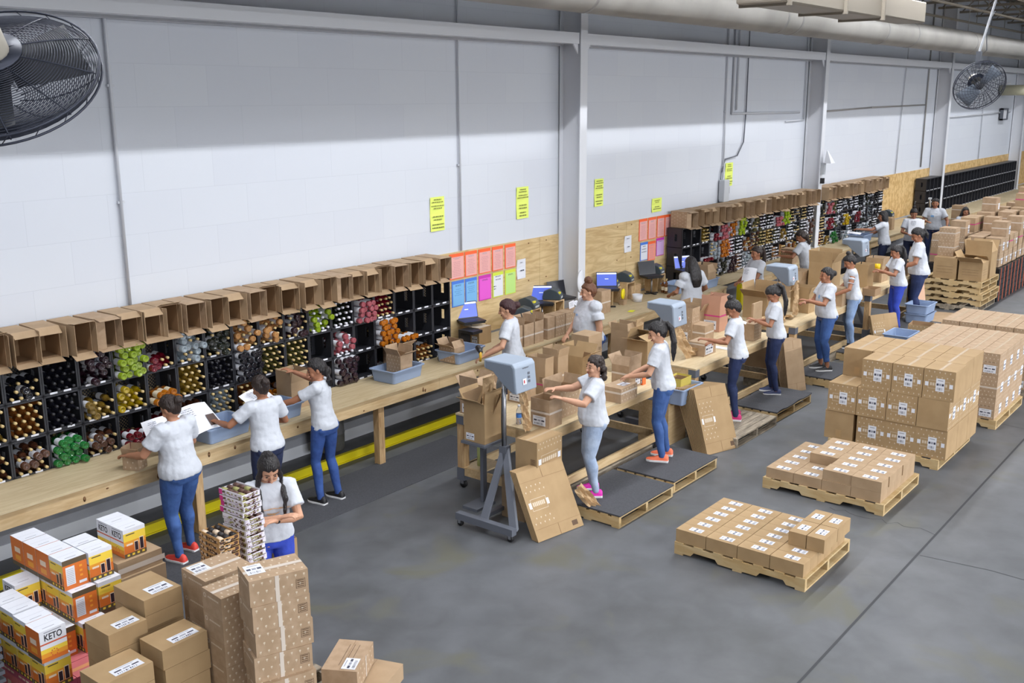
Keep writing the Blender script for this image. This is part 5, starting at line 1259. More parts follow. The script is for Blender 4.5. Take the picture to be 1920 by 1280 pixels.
# ================================================================== fans
def fan(c, Rr, tilt, yaw, label, motor_back, rod=None, small=False):
    root = empty('wall_fan', *c, yaw); root.rotation_euler = Euler((tilt, 0, yaw)); root.name = 'industrial_fan'; tag(root, label, 'fan')
    # local: axis +z is the blowing direction
    def guard(sgn, nr, ns, dish):
        mb = MB()
        def prof(q): return sgn*dish*(1-q**2.2)
        for k in range(nr):
            q = .16+.84*(k+1)/nr; rr_ = Rr*q; z_ = prof(q); mb.tube([(rr_*math.cos(2*PI*i/48), rr_*math.sin(2*PI*i/48), z_) for i in range(48)], .0022, WIRE, 4, closed=True)
        for k in range(ns):
            a = 2*PI*k/ns; mb.tube([(Rr*q*math.cos(a+.25*(1-q)), Rr*q*math.sin(a+.25*(1-q)), prof(q)+sgn*.003) for q in (.14, .3, .5, .7, .86, 1.)], .0032, WIRE, 4)
        return mb.build('front_guard' if sgn > 0 else 'rear_guard', root)
    guard(1, 9 if small else 34, 26 if small else 10, .11); guard(-1, 9 if small else 34, 26 if small else 10, .11)
    mb = MB()
    for zz in (-.02, .02): mb.tube([(Rr*1.005*math.cos(2*PI*i/56), Rr*1.005*math.sin(2*PI*i/56), zz) for i in range(56)], .005, WIRE, 6, closed=True)
    for k in range(20): a = 2*PI*k/20; mb.tube([(Rr*math.cos(a), Rr*math.sin(a), -.02), (Rr*math.cos(a+.1), Rr*math.sin(a+.1), .02)], .002, WIRE, 4)
    mb.build('guard_rim', root)
    mb = MB()
    for k in range(2 if small else 3):
        a0 = 2*PI*k/(2 if small else 3)+.5; rs = []
        for q in (.12, .35, .6, .85):
            r_ = Rr*q; wd = .05+.09*q; tw = .55-.35*q; ca, sa = math.cos(a0), math.sin(a0); ring = []
            for i_, u in enumerate((-1, -.3, .3, 1)): ring.append((r_*ca-sa*u*wd, r_*sa+ca*u*wd, u*wd*math.tan(tw)+.01*(1-u*u)))
            rs.append(ring+[(p[0], p[1], p[2]+.002) for p in reversed(ring)])
        mb.rings(rs, GRYD if small else BLADE, smooth=True)
    mb.lathe([(-.03, .001), (-.03, .05), (.03, .05), (.045, .001)], BLADE, 14); mb.build('fan_blades', root)
    mb = MB(); mb.lathe([(-.24, .001), (-.24, .05), (-.225, .07), (-.12, .075), (-.1, .075), (-.1, .001)], MOTOR, 20); mt = mb.build('motor', root)
    mb = MB(); mb.lathe([(-.28, .001), (-.28, .02), (-.23, .022)], MOTOR, 10, Matrix.Translation((.03, .02, 0))); mb.box(-.04, .03, -.08, -.076, -.21, -.18, BLKP); mb.build('motor_cap', mt)
    mb = MB(); mb.lathe([(-.11, .04), (-.11, .12), (-.10, .12), (-.1, .04)], WIRE, 20); mb.build('mount_ring', mt)
    return root
def aim(o, d):
    d = Vector(d).normalized(); o.rotation_euler = d.to_track_quat('Z', 'Y').to_euler()
f1 = fan((1.945, 4.05, 4.262), .375, 0, 0, 'large near ceiling fan with dense black wire guard at the top left', True)
aim(f1, (.50, .50, -.85))
mb = MB(); mb.tube([(0, 0, 0), (-.25, -.25, .5), (-.3, -.3, 2.9)], .018, WHTC, 8); o = mb.build('hanging_rod'); 
o.parent = f1; o.matrix_parent_inverse = Matrix.Identity(4)
# rod in world space: bring it into the fan's frame
bpy.context.view_layer.update()
o.matrix_local = f1.matrix_world.inverted() @ Matrix.Translation(f1.location+Vector((-.13, -.13, .2)))
f2 = fan((14.9, 3.83, 4.305), .335, 0, 0, 'smaller far fan hanging on a white rod at the top right', False, small=True)
aim(f2, (-.72, -.55, -.42)); f2.rotation_euler.rotate_axis('Z', .4)
mb = MB(); mb.tube([(0, 0, 0), (.02, 0, .1), (.35, -.2, 1.4), (.6, -.35, 2.6)], .016, WHTC, 8); mb.tube([(.04, 0, .02), (.16, -.05, .1), (.12, -.03, .4), (.2, -.1, .6)], .006, STEELG, 6)
o = mb.build('hanging_rod'); o.parent = f2; bpy.context.view_layer.update()
o.matrix_local = f2.matrix_world.inverted() @ Matrix.Translation(f2.location+Vector((.03, .05, .36)))
mb = MB(); mb.box(-.03, .03, -.03, .03, -.1, .12, STEELG); o2 = mb.build('swivel_bracket'); o2.parent = f2; o2.matrix_local = f2.matrix_world.inverted() @ Matrix.Translation(f2.location+Vector((.03, .05, .32)))
# wall mounted pieces at the far right
mb = MB(); mb.tube([(0, 0, 0), (0, -.9, 0)], .17, mat('cream_duct', s(190, 186, 160), .5), 20); mb.tube([(0, .02, .2), (0, -.3, .24)], .03, WHT, 8); tag(place(mb.build('wall_vent_pipe'), 38.3, 9.15, 4.35), 'cream pipe end sticking out of the wall at the far right', 'pipe')
mb = MB(); mb.box(-.35, .35, -.1, 0, -.05, .0, STEELG); mb.box(-.35, .35, -.1, 0, -.4, -.35, STEELG); mb.box(-.35, -.3, -.1, 0, -.4, 0, STEELG); mb.box(.3, .35, -.1, 0, -.4, 0, STEELG); mb.box(-.3, .3, -.06, -.02, -.35, -.05, WHT); tag(place(mb.build('wall_unit'), 38.9, 9.15, 3.75), 'dark framed white unit on the wall below the cream pipe', 'wall unit')
# ================================================================== people
SK = [mat('skin_a', s(178, 126, 98), .55), mat('skin_b', s(160, 108, 80), .55), mat('skin_c', s(196, 148, 120), .55)]
LIP = mat('lips', s(150, 80, 76), .5); EYEM = mat('eye_dark', s(34, 26, 24), .3); BROW = mat('brow', s(44, 32, 28), .8)
TEE = mat('t_shirt_cotton', s(196, 200, 209), .85, bump=(9, .5)); TEEG = mat('t_shirt_grey', s(160, 166, 178), .85, bump=(9, .5)); TEEB = mat('t_shirt_print', s(120, 170, 220), .8); TEEO = mat('t_shirt_orange_print', s(226, 184, 140), .8)
def hairm(n, c):
    m = mat(n, c, .38, bump=(3, .2)); nt_ = m.node_tree
    for nd in nt_.nodes:
        if nd.type == 'MAPPING': nd.inputs['Scale'].default_value = (40, 40, 4)
    for nd in nt_.nodes:
        if nd.type == 'TEX_NOISE':
            mpn = nt_.nodes.new('ShaderNodeMapping'); mpn.inputs['Scale'].default_value = (30, 30, 3)
            tcn = nt_.nodes.new('ShaderNodeTexCoord'); nt_.links.new(tcn.outputs['Object'], mpn.inputs[0]); nt_.links.new(mpn.outputs[0], nd.inputs['Vector'])
        if nd.type == 'BUMP': nd.inputs['Strength'].default_value = .8
    return m
HB = hairm('hair_black', s(30, 26, 28)); HR = hairm('hair_dark_red', s(60, 30, 34)); HBR = hairm('hair_brown', s(104, 66, 44)); HD = hairm('hair_dark_brown', s(48, 36, 32))
def den(n, c): return mat(n, s(*c), .8, noise=(s(int(c[0]*.8), int(c[1]*.82), int(c[2]*.86)), 7, .35, .65), bump=(26, .25))
JN = dict(mid=den('denim_mid', (62, 96, 156)), dark=den('denim_dark', (36, 50, 92)), light=den('denim_light', (150, 176, 214)), pale=den('denim_pale', (176, 192, 216)), royal=den('royal_blue_cloth', (52, 76, 190)), navy=den('navy_cloth', (40, 50, 84)), blue=den('denim_blue', (52, 84, 150)))
SOLE = mat('shoe_sole_white', s(226, 226, 228), .6)
SH = dict(pink=mat('shoe_pink', s(214, 30, 170), .5), orange=mat('shoe_orange', s(240, 120, 84), .5), black=mat('shoe_black', s(30, 30, 34), .5), blue=mat('shoe_blue', s(40, 52, 92), .5), red=mat('shoe_red', s(220, 70, 60), .5), multi=mat('shoe_magenta', s(190, 40, 110), .5))
def rotz(v, a): return Vector((v[0]*math.cos(a)-v[1]*math.sin(a), v[0]*math.sin(a)+v[1]*math.cos(a), v[2]))
def ik(S, W_, a, b_, pole):
    d = W_-S; L_ = d.length
    if L_ > a+b_-.006: W_ = S+d*((a+b_-.006)/L_); d = W_-S; L_ = d.length
    if L_ < .12: L_ = .12
    x = (a*a-b_*b_+L_*L_)/(2*L_); h_ = math.sqrt(max(0, a*a-x*x)); u = d.normalized()
    p = Vector(pole); p = (p-u*p.dot(u)).normalized(); return S+u*x+p*h_, W_
def person(label, x, y, z, face, h=1.55, g=1.0, lean=0., turn=0., head=(0, 0), hl=None, hr=None, jeans='mid', shoes='black', hair='pony', hm=None, skin=0, tee=None, feet=((-.1, .0), (.1, .03)), belly=0., bust=1., vox=.0085, watch=None, rolled=False, extra=None, hipsway=0.):
    """face: heading in degrees the person looks along (0 = +x, 90 = towards the wall); hands are given
    in the person's own frame: (right, forward, up)"""
    k = h/1.6; sk = SK[skin]; rz = R(face-90); tee = tee or TEE; hm = hm or HB
    piv = Vector((0, 0, .93)); Ml = Matrix.Translation(piv) @ Matrix.Rotation(-R(lean), 4, 'X') @ Matrix.Rotation(R(turn), 4, 'Z') @ Matrix.Translation(-piv)
    up_ = lambda v: Ml @ Vector(v)
    def P(v): return Vector(v)*k
    mb = MB(); mb.T = Matrix.Scale(k, 4)
    sh = MB(); sh.T = mb.T; jn = MB(); jn.T = mb.T
    gw = 1+(g-1)*.8
    hipz = .86
    # trunk sections: z, half width, half depth, forward shift
    secs = [(.80, .150*g, .110*g, -.005), (.88, .168*g, .122*g, -.012), (.96, .152*g, .108*g, .0+belly*.3), (1.04, .128*gw, .094*g+belly*.3, .004+belly*.6), (1.12, .132*gw, .098*g+belly*.2, .01+belly*.4), (1.20, .146*gw, .112*bust, .016), (1.27, .158*gw, .098, .004), (1.325, .150, .074, -.008), (1.355, .09, .058, -.012), (1.39, .052, .052, -.004)]
    def trunk(m_, sec, add, mm):
        rs = []
        for (zz, a, b_, f_) in sec:
            ring = []
            for i in range(16):
                t = 2*PI*i/16; sx = abs(math.cos(t))**.85*(1 if math.cos(t) > 0 else -1)
                p = Vector((sx*(a+add), math.sin(t)*(b_+add)+f_, zz)); 
                if zz > .93: p = up_(p)
                elif zz > .87: p = p.lerp(up_(p), .5)
                p.x += hipsway*max(0, 1-abs(zz-.88)/.2)
                ring.append(tuple(p))
            rs.append(ring)
        m_.rings(rs, mm)
    trunk(mb, secs, -.008, sk)
    # buttocks are part of the trousers' volume
    hx = .088*gw
    kn = []; an = []
    for sgn, ft in ((-1, feet[0]), (1, feet[1])):
        A = Vector((ft[0], ft[1]-.03, .085)); Hp = Vector((sgn*hx+hipsway, -.005, hipz)); K_, A = ik(Hp, A, .400, .386, (0, 1, .0)); kn.append(K_); an.append(A)
        pts = [Hp+Vector((0, 0, .03)), Hp.lerp(K_, .35), Hp.lerp(K_, .75), K_, K_.lerp(A, .3)+Vector((0, -.012, 0)), K_.lerp(A, .65), A, A-Vector((0, 0, .03))]
        mb.tube(pts, [.075*g, .072*g, .055, .05, .05, .04, .033, .033], sk, 12)
        jr = [.088*g, .084*g, .066*g, .056*gw, .058*gw, .048, .041, .041]
        if rolled: pts = pts[:6]+[K_.lerp(A, .82)]; jr = jr[:6]+[.05]
        jn.tube(pts, jr, JN[jeans], 14)
        jn.ball(Hp+Vector((sgn*.002, -.05*g, .0)), (.074*g, .066*g, .08), JN[jeans], 12, 8)
        # bare foot, inside the shoe
        mb.tube([A+Vector((0, -.03, -.045)), A+Vector((0, .04, -.05)), A+Vector((0, .11, -.062))], [.03, .032, .02], sk, 8)
    jsec = [(.78, .140*g, .100*g, -.01), (.84, .158*g, .114*g, -.016), (.90, .154*g, .112*g, -.012), (.96, .142*g, .102*g, belly*.25)]
    trunk(jn, jsec, .004, JN[jeans])
    # shirt
    ssec = [(.85, .174*g, .134*g, -.014+belly*.2), (.885, .174*g, .134*g, -.010+belly*.3), (.93, .170*g, .130*g, -.0+belly*.5), (1.0, .150*gw, .116*g+belly*.4, .004+belly*.75), (1.06, .142*gw, .11*g+belly*.35, .008+belly*.7), (1.13, .146*gw, .112*g+belly*.2, .012+belly*.4), (1.20, .156*gw, .124*bust, .018), (1.27, .166*gw, .108, .004), (1.33, .150, .082, -.008), (1.362, .085, .062, -.012), (1.372, .066, .055, -.01)]
    trunk(sh, ssec, .004, tee)
    # head and neck
    hc = up_((0, .012, 1.487)); Mh = Ml.to_3x3() @ Matrix.Rotation(R(head[0]), 3, 'Z') @ Matrix.Rotation(-R(head[1]), 3, 'X')
    nb = up_((0, -.012, 1.33)); Hd = lambda v: hc+Mh @ Vector(v)
    mb.tube([nb, nb.lerp(hc, .4), Hd((0, -.02, -.06))], [.056, .049, .052], sk, 12)
    Mh4 = Mh.to_4x4()
    mb.ball(hc, (.073, .092, .108), sk, 20, 14, lambda d: 1-.10*max(0, -d.z)*abs(d.x)-.05*max(0, d.y)*(d.z < -.2), Mh4)
    mb.ball(Hd((0, .03, -.062)), (.05, .056, .052), sk, 14, 10, None, Mh4)      # jaw
    mb.ball(Hd((0, .066, -.098)), (.022, .02, .016), sk, 10, 8, None, Mh4)      # chin
    for sg in (-1, 1):
        mb.ball(Hd((sg*.036, .064, -.034)), (.026, .024, .026), sk, 10, 8, None, Mh4)   # cheeks
        mb.ball(Hd((sg*.075, -.004, -.012)), (.009, .019, .030), sk, 10, 8, None, Mh4)   # ears
    mb.tube([Hd((0, .085, .018)), Hd((0, .101, -.008)), Hd((0, .112, -.027)), Hd((0, .088, -.036))], [.009, .011, .015, .011], sk, 8)   # nose
    # arms and hands
    for sg, tgt in ((-1, hl), (1, hr)):
        S = up_((sg*.152*min(gw, 1.12), -.008, 1.305))
        W_ = Vector(tgt[:3])/k if tgt else up_((sg*(.215*gw), .03, .80))
        pole = (sg*.55, -.35, -.75) if not tgt or len(tgt) < 4 else tgt[3]
        E_, W_ = ik(S, W_, .275, .235, pole)
        uw = .044*(1+(g-1)*.7)
        mb.tube([S+Vector((-sg*.03, 0, .0)), S, S.lerp(E_, .5), E_, E_.lerp(W_, .3), E_.lerp(W_, .75), W_], [uw*.9, uw*1.05, uw*.95, uw*.82, uw*.8, .028, .024], sk, 12)
        # sleeve
        sh.ball(S-Vector((sg*.012, 0, .004)), (.074*gw, .072*gw, .066*gw), tee, 14, 10)
        e6 = S.lerp(E_, .66); sd = (E_-S).normalized()
        sh.tube([S-Vector((sg*.06, 0, -.01)), S+Vector((0, 0, .004)), S.lerp(E_, .35), e6], [.062*gw, .068*gw, .066*gw, .066*gw+.004], tee, 14)
        # hand
        d = (W_-E_).normalized(); pn = Vector((0, 0, -1)); pn = (pn-d*pn.dot(d)).normalized() if abs(d.z) < .93 else Vector((-sg, 0, 0))
        ac = d.cross(pn).normalized()*(-sg)                      # towards the thumb side
        if ac.x*sg > 0 and abs(ac.x) > .2: ac = -ac
        pw = W_+d*.078
        mb.tube([W_-d*.01, W_+d*.02, W_+d*.05, pw], .0, sk, 10, ell=[(.017, .022), (.015, .028), (.014, .036), (.012, .037)], side=pn)
        for q in range(4):
            o_ = (-.029, -.0105, .009, .028)[q]; L_ = (.056, .069, .076, .068)[q]; f0 = pw+ac*o_+pn*.0; cu = .42+.06*(3-q)
            fan_ = ac*(o_*.22)
            d1 = (d*math.cos(cu*.4)+pn*math.sin(cu*.4)+fan_).normalized(); d2 = (d*math.cos(cu*1.5)+pn*math.sin(cu*1.5)+fan_).normalized(); d3 = (d*math.cos(cu*2.5)+pn*math.sin(cu*2.5)+fan_).normalized()
            p1 = f0+d1*L_*.45; p2 = p1+d2*L_*.32; p3 = p2+d3*L_*.23
            mb.tube([f0-d*.02, f0, p1, p2, p3], [.009, .0098, .0092, .0085, .0065], sk, 8)
        t0 = W_+d*.022+ac*.022; t1 = t0+(d*.55+ac*.7+pn*.3).normalized()*.035; t2 = t1+(d*.85+ac*.25+pn*.4).normalized()*.032
        mb.tube([t0-ac*.01, t0, t1, t2], [.013, .013, .011, .008], sk, 8)
        if watch == sg:
            wm_ = MB(); wm_.T = mb.T; a_ = W_-d*.02; wm_.tube([a_-d*.008, a_+d*.008], [.027, .027], BLKP, 14); WT = wm_
    root = mb.build('person'); place(root, x, y, z, rz)
    def fuse(o, v, sm=6, disp=None):
        m_ = o.modifiers.new('fuse', 'REMESH'); m_.mode = 'VOXEL'; m_.voxel_size = v; m_.use_smooth_shade = True
        q = o.modifiers.new('smooth', 'SMOOTH'); q.iterations = sm; q.factor = .5
        if disp:
            t = bpy.data.textures.get(disp[0]) or bpy.data.textures.new(disp[0], 'CLOUDS'); t.noise_scale = disp[1]; t.noise_depth = 2
            dd = o.modifiers.new('folds', 'DISPLACE'); dd.texture = t; dd.strength = disp[2]; dd.mid_level = .5; dd.texture_coords = 'OBJECT' if False else 'LOCAL'
        return o
    fuse(root, vox*.8, 3)
    o = sh.build('t_shirt', root); fuse(o, vox*1.3, 5, ('cloth_folds', .06, .013))
    o = jn.build('trousers', root); fuse(o, vox*1.3, 4, ('denim_folds', .04, .006))
    # shoes
    for A in an:
        so = MB(); so.T = Matrix.Scale(k, 4) @ Matrix.Translation((A.x, A.y, 0)); cm = SH[shoes]
        prof = [(-.075, .028, .070), (-.06, .034, .092), (-.02, .034, .098), (.03, .036, .085), (.08, .043, .062), (.13, .042, .05), (.165, .030, .042), (.18, .012, .032)]
        rs = []
        for (yy, wd, ht) in prof: rs.append([(wd*math.cos(t), yy, .022+max(0, math.sin(t))*(ht-.022)) for t in [PI*i/8 for i in range(9)]])
        vs = [p for r_ in rs for p in r_]; n = 9
        fs = [(a*n+i, (a+1)*n+i, (a+1)*n+i+1, a*n+i+1) for a in range(len(rs)-1) for i in range(n-1)]
        fs += [tuple(range(n)), tuple((len(rs)-1)*n+i for i in reversed(range(n)))]
        so.add(vs, fs, cm, True)
        rs = []
        for zz, gr in ((0, .0), (.004, .004), (.024, .005), (.026, 0)):
            ring = [(-(w_+gr), yy, zz) for yy, w_, _ in prof]+[((w_+gr), yy, zz) for yy, w_, _ in reversed(prof)]
            rs.append(ring)
        shoe = so.build('shoe', root); s2 = MB(); s2.T = so.T; s2.rings(rs, SOLE, smooth=False); s2.build('sole', shoe)
    # face details
    fd = MB(); fd.T = mb.T
    for sg in (-1, 1):
        fd.ball(Hd((sg*.031, .0835, .004)), (.013, .006, .0055), EYEM, 10, 6, None, Mh4)
    fd.build('eyes', root)
    fd = MB(); fd.T = mb.T
    for sg in (-1, 1): fd.tube([Hd((sg*.014, .0885, .026)), Hd((sg*.032, .086, .031)), Hd((sg*.05, .072, .025))], [.003, .0036, .002], BROW, 6)
    fd.build('eyebrows', root)
    fd = MB(); fd.T = mb.T; fd.ball(Hd((0, .088, -.062)), (.022, .010, .0075), LIP, 12, 6, None, Mh4); fd.build('lips', root)
    # hair
    hb = MB(); hb.T = mb.T
    def cap(d):
        q = 1.
        if d.y > .28 and d.z < .56-.3*abs(d.x): q = .78
        elif d.y > .0 and d.z < .12: q = .88
        if d.z < -.45: q = min(q, .80 if d.y > -.3 else .94)
        return q
    hb.ball(Hd((0, -.010, .009)), (.089, .111, .121), hm, 24, 18, cap, Mh4)
    if hair == 'bun': hb.ball(Hd((0, -.045, .145)), (.043, .043, .036), hm, 12, 8)
    elif hair == 'bigbun': hb.ball(Hd((0, -.02, .15)), (.062, .058, .05), hm, 14, 10, lambda d: 1+.08*math.sin(d.x*9+d.z*7))
    elif hair == 'backbun': hb.ball(Hd((0, -.128, .02)), (.046, .044, .046), hm, 12, 8)
    elif hair == 'low': 
        hb.ball(Hd((0, -.1, -.06)), (.055, .045, .06), hm, 12, 8); hb.tube([Hd((0, -.1, -.05)), up_((0, -.12, 1.36)), up_((.01, -.12, 1.29))], [.04, .04, .012], hm, 10)
    elif hair == 'pony':
        hb.ball(Hd((0, -.095, .07)), (.03, .03, .03), hm, 10, 8)
        hb.tube([Hd((0, -.085, .075)), Hd((0, -.14, .06)), Hd((0, -.165, -.02)), up_((0, -.165, 1.36)), up_((.005, -.15, 1.24)), up_((.01, -.135, 1.14))], .0, hm, 12, ell=[(.024, .024), (.028, .03), (.034, .036), (.036, .036), (.03, .028), (.008, .008)], side=(0, 1, 0))
    elif hair == 'ponyshort':
        hb.tube([Hd((0, -.085, .05)), Hd((0, -.13, .03)), Hd((0, -.14, -.06)), Hd((0, -.12, -.14))], [.022, .034, .034, .01], hm, 12)
    elif hair == 'long':
        hb.tube([Hd((0, -.03, .04)), Hd((0, -.06, -.05)), up_((0, -.10, 1.36)), up_((0, -.125, 1.24)), up_((0, -.12, 1.12))], .0, hm, 14, ell=[(.08, .088), (.07, .098), (.05, .115), (.04, .11), (.02, .07)], side=(0, 1, 0))
        for sg in (-1, 1): hb.tube([Hd((sg*.07, -.01, .03)), Hd((sg*.088, .0, -.06)), up_((sg*.11, -.03, 1.36)), up_((sg*.1, -.03, 1.26))], [.025, .034, .036, .012], hm, 10)
    elif hair == 'front':          # half up, long locks falling forward over the shoulders
        hb.ball(Hd((0, -.05, .12)), (.04, .035, .03), hm, 12, 8)
        hb.tube([Hd((0, -.08, .06)), Hd((0, -.1, -.08)), up_((0, -.11, 1.32)), up_((0, -.1, 1.24))], [.05, .06, .07, .03], hm, 12)
        for sg in (-1, 1): hb.tube([Hd((sg*.066, .02, .05)), Hd((sg*.085, .04, -.05)), Hd((sg*.095, .085, -.13)), up_((sg*.10, .16, 1.28)), up_((sg*.09, .185, 1.2)), up_((sg*.085, .18, 1.10))], [.02, .025, .026, .024, .018, .006], hm, 10)
    elif hair == 'curly':
        rnd = random.Random(4)
        for q in range(70):
            t = rnd.uniform(-2.7, -.45) if q % 3 else rnd.uniform(-3.0, -.1); zz = rnd.uniform(-.15, .09); rr_ = .085+.02*(zz < 0)-.015*(zz > .05)
            hb.ball(Hd((rr_*math.cos(t), rr_*math.sin(t)*1.1+.0, zz)), rnd.uniform(.022, .034), hm, 8, 6)
    elif hair == 'bob':
        hb.tube([Hd((0, -.02, .02)), Hd((0, -.04, -.06)), Hd((0, -.05, -.14))], .0, hm, 14, ell=[(.09, .088), (.075, .1), (.055, .092)], side=(0, 1, 0))
    hh = hb.build('hair', root); fuse(hh, vox*1.0 if hair != 'curly' else vox*.9, 2, ('hair_lumps', .03, .010))
    if watch is not None: WT.build('wristband', root)
    if extra:
        ts = [c_ for c_ in root.children if c_.name.startswith('t_shirt')][0]
        for (xa, xb, za, zb, m_) in extra:
            pm = MB(); pm.T = mb.T; nn = 8
            G = [[up_((xa+(xb-xa)*i_/nn, .24, za+(zb-za)*j_/3)) for i_ in range(nn+1)] for j_ in range(4)]
            pm.add([tuple(p) for r_ in G for p in r_], [(j_*(nn+1)+i_, j_*(nn+1)+i_+1, (j_+1)*(nn+1)+i_+1, (j_+1)*(nn+1)+i_) for j_ in range(3) for i_ in range(nn)], m_)
            po = pm.build('shirt_print', root); sw = po.modifiers.new('wrap', 'SHRINKWRAP'); sw.target = ts; sw.offset = .003; sw.wrap_mode = 'ABOVE_SURFACE'
    return tag(root, label, 'person')
def shirtprint(p, pts, m, name='shirt_print'): pass
W = person
P1 = W('person in blue jeans holding a sheet and torn carton at the bench, leftmost', 5.04, 7.91, 0, 100, 1.56, 1.24, lean=4, head=(8, 28), hl=(-.26, .36, 1.02), hr=(.22, .32, 1.02), jeans='mid', shoes='red', hair='backbun', hm=HD, skin=0, feet=((-.13, -.02), (.12, .09)))
P2 = W('person with short tied hair holding a large printed order sheet over a tub', 6.02, 7.88, 0, 84, 1.53, 1.05, lean=5, head=(0, 20), hl=(-.34, .34, 1.08, (-.7, -.2, -.6)), hr=(.2, .28, 1.0), jeans='navy', shoes='black', hair='backbun', hm=HD, skin=1)
P3 = W('person in skinny jeans reaching with one arm into the bottle crates', 6.78, 7.9, .0, 96, 1.55, .96, lean=6, turn=22, head=(28, 12), hl=(-.34, .38, 1.08), hr=(.12, .52, 1.32, (.7, .2, -.4)), jeans='blue', shoes='black', hair='low', skin=1, feet=((-.12, .02), (.11, -.03)))
P4 = W('person with half tied black hair looking down beside the stack of snack trays', 4.66, 6.12, 0, 240, 1.55, 1.05, lean=10, head=(4, 28), hl=(.0, .30, 1.08, (-.8, -.2, -.5)), hr=(-.04, .30, 1.10, (.8, -.2, -.5)), jeans='royal', shoes='black', hair='front', skin=2, vox=.007, watch=-1, extra=((-.11, .07, 1.17, 1.19, TEEO), (-.06, .05, 1.12, 1.14, TEEO)))
P5 = W('person with dark red tied hair holding a yellow and black scanner', 9.98, 7.9, 0, 118, 1.68, 1.02, lean=6, head=(10, 8), hl=(-.36, .30, 1.02, (-.5, -.5, -.6)), hr=(.12, .28, 1.0), jeans='navy', shoes='black', hair='backbun', hm=HR, skin=2)
P6 = W('large person with a big brown hair bun facing left in the aisle', 11.6, 7.8, 0, 152, 1.68, 1.38, lean=3, head=(-14, 4), hl=(-.27, .03, .80), hr=(.12, .3, .95), jeans='blue', shoes='black', hair='bigbun', hm=HBR, skin=2, belly=.06, bust=1.2, extra=((.0, .06, 1.2, 1.24, TEEB),))
P7 = W('person with curly dark hair and bright pink shoes raising both hands over a carton', 8.39, 5.59, .137, 128, 1.48, 1.26, lean=-2, head=(30, 4), hl=(-.30, .33, 1.12, (-.6, -.3, -.7)), hr=(.0, .40, 1.14, (.6, -.4, -.6)), jeans='pale', shoes='pink', hair='curly', hm=HD, skin=2, belly=.02, vox=.0075, feet=((-.12, .0), (.12, .02)))
P8 = W('person with a long high ponytail and orange shoes packing an open carton', 9.74, 5.56, .137, 112, 1.60, 1.0, lean=7, head=(16, 16), hl=(-.18, .34, 1.0), hr=(.02, .35, .98), jeans='mid', shoes='orange', hair='pony', skin=2, vox=.0075, feet=((-.1, .0), (.12, -.02)))
P9 = W('person with long loose black hair and loose grey t-shirt at the bench', 14.72, 7.9, 0, 70, 1.64, 1.22, lean=6, head=(0, 12), hl=(-.2, .3, 1.0), hr=(.3, .26, 1.0), jeans='dark', shoes='black', hair='long', skin=1)
P10 = W('person with a black top bun holding tape over a low labelled carton', 11.68, 5.6, .122, 110, 1.56, .98, lean=7, head=(14, 26), hl=(-.26, .34, 1.08), hr=(-.02, .30, 1.0), jeans='dark', shoes='multi', hair='bun', skin=1, vox=.0078)
P11 = W('person facing left with a ponytail holding a sheet and a green glove', 16.75, 7.72, 0, 152, 1.60, .98, lean=3, head=(0, 6), hl=(-.1, .36, 1.02), hr=(.1, .32, .98), jeans='blue', shoes='black', hair='pony', hm=HD, skin=1)
P12 = W('person with a long low ponytail reading a small white slip', 13.02, 5.68, .14, 122, 1.52, 1.04, lean=6, head=(8, 38), hl=(-.12, .30, 1.06), hr=(.04, .28, 1.02), jeans='dark', shoes='blue', hair='pony', skin=1, vox=.008)
P13 = W('person bending to the bench in front of the middle crates', 19.35, 7.86, 0, 92, 1.62, 1.08, lean=16, head=(10, 14), hl=(-.3, .44, 1.1), hr=(-.05, .46, 1.16), jeans='navy', shoes='black', hair='low', hm=HD, skin=1)
P14 = W('person with a small tied bun rolling up brown paper at the third table', 14.68, 5.62, .137, 132, 1.56, 1.18, lean=3, head=(8, 0), hl=(-.16, .35, 1.1), hr=(.04, .33, 1.04), jeans='mid', shoes='black', hair='backbun', skin=1, belly=.02, rolled=True, vox=.008, extra=((-.12, -.05, 1.17, 1.24, TEEB),))
P15 = W('person in pale blue jeans with a top bun reaching down to a carton', 16.3, 5.82, .137, 118, 1.54, 1.06, lean=8, head=(14, 22), hl=(-.22, .30, .92), hr=(.06, .30, .88), jeans='light', shoes='black', hair='bun', skin=1)
P16 = W('person with a dark bob reaching towards the far wine crates', 23.6, 7.8, 0, 96, 1.62, 1.0, lean=6, head=(20, 6), hl=(-.38, .46, 1.22), hr=(-.05, .4, 1.05), jeans='navy', shoes='black', hair='bob', skin=1, watch=1)
P17 = W('person facing the camera reading a large white sheet by the far bench', 24.6, 7.5, 0, 206, 1.62, 1.0, lean=3, head=(0, 22), hl=(-.12, .34, 1.1), hr=(.14, .32, 1.06), jeans='navy', shoes='black', hair='bun', skin=1)
P18 = W('person in bright blue trousers with a ponytail packing at the fourth table', 18.1, 5.68, .137, 128, 1.50, 1.12, lean=8, head=(8, 12), hl=(-.16, .36, 1.08), hr=(.04, .36, 1.04), jeans='royal', shoes='black', hair='pony', skin=1)
P19 = W('person in dark blue jeans with a hand on the hip at the fourth table', 19.45, 5.75, 0, 112, 1.80, 1.28, lean=5, head=(12, 22), hl=(-.26, .34, 1.1), hr=(.24, .02, 1.08, (.9, -.4, 0)), jeans='dark', shoes='black', hair='ponyshort', skin=1)
P20 = W('person in grey two-tone shirt standing by the far bench holding red labels', 26.9, 7.68, 0, 190, 1.66, 1.14, lean=2, head=(0, 4), hl=(-.34, .26, 1.0), hr=(.12, .28, 1.1), jeans='dark', shoes='black', hair='ponyshort', skin=1, tee=TEE, extra=((.0, .09, 1.17, 1.24, TEEB),))
P21 = W('person whose head shows above the cartons on the far black crates', 26.5, 6.85, 0, 215, 1.52, 1.0, head=(0, 8), jeans='dark', shoes='black', hair='long', skin=1)
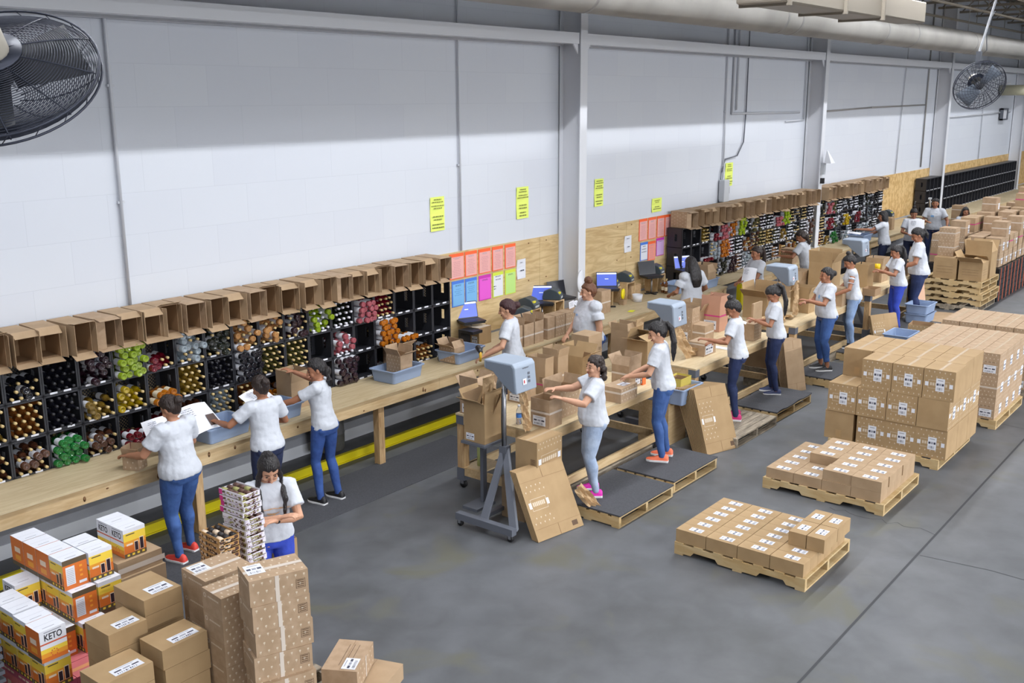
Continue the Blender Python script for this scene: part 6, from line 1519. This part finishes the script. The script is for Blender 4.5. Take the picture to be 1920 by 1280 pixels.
# ------------------------------------------------------------------ things the people hold
def heldsheet(x, y, z, rz, rx, w_, h_, label, lines=5, curl=.04, dark=False):
    mb = MB(); n = 8
    for k in range(n):
        xa, xb = -w_/2+w_*k/n, -w_/2+w_*(k+1)/n; ya = -curl*math.sin(PI*k/n); yb = -curl*math.sin(PI*(k+1)/n)
        mb.quad((xa, ya, 0), (xb, yb, 0), (xb, yb, h_), (xa, ya, h_), PAPER)
    bars(mb, -w_*.4, w_*.0, h_*.55, h_*.9, lines, GINK, -curl-.003, 5)
    if dark: mb.quad((w_*.1, -curl-.002, h_*.1), (w_*.4, -curl*.6-.002, h_*.1), (w_*.42, -curl*.6-.002, h_*.5), (w_*.16, -curl-.002, h_*.5), mat('printed_photo', s(90, 74, 70), .6))
    mb.T = Matrix.Identity(4); o = mb.build('paper_sheet'); place(o, x, y, z, R(rz), R(rx)); return tag(o, label, 'paper')
heldsheet(5.16, 8.34, 1.0, 5, -28, .28, .24, 'white order sheet propped in front of the leftmost person')
heldsheet(5.62, 8.26, 1.0, 8, -52, .44, .34, 'large order sheet with a printed bottle picture held over the tub', dark=True)
heldsheet(6.42, 8.3, 1.03, 10, -60, .38, .3, 'order sheet held by the person reaching into the crates')
heldsheet(16.38, 7.72, .98, -80, -30, .24, .3, 'white sheet held by the person facing left at the gap in the benches')
heldsheet(12.8, 6.02, 1.13, 20, -70, .15, .1, 'small white slip held by the person with the long low ponytail', 2, .01)
heldsheet(24.25, 7.3, 1.05, -70, -20, .34, .36, 'large white sheet read by the person facing the camera')
heldsheet(23.0, 8.12, 1.14, 10, -85, .3, .3, 'white sheet lying across the far tub', 3, .02)
thingbox(.14, .16, .15, 4.8, 8.24, .872, 'torn open tan carton held at the bench by the leftmost person', R(25), m=CB3, open_=(110, 95, 100, 90), pr={'-x': 'dots', '-y': 'dots'})
sc_ = MB(); SY = mat('scanner_yellow', s(226, 180, 60), .5); sc_.tube([(0, 0, -.1), (0, .01, -.04), (0, 0, .04)], [.016, .018, .022], SY, 8); sc_.tube([(0, .02, .02), (0, -.09, .06)], [.028, .036], BLKP, 10)
gun = sc_.build('barcode_scanner'); tag(gun, 'yellow and black barcode scanner in the hand of the red haired person', 'scanner')
place(gun, 9.47, 8.02, 1.06, R(150))
mb = MB(); mb.tube([(0, 0, 0), (.02, .01, .05), (.04, 0, .1)], [.034, .036, .028], mat('lime_glove', s(150, 214, 60), .6), 8); tag(place(mb.build('green_glove'), 16.4, 7.8, .94), 'lime green glove held by the person facing left', 'glove')
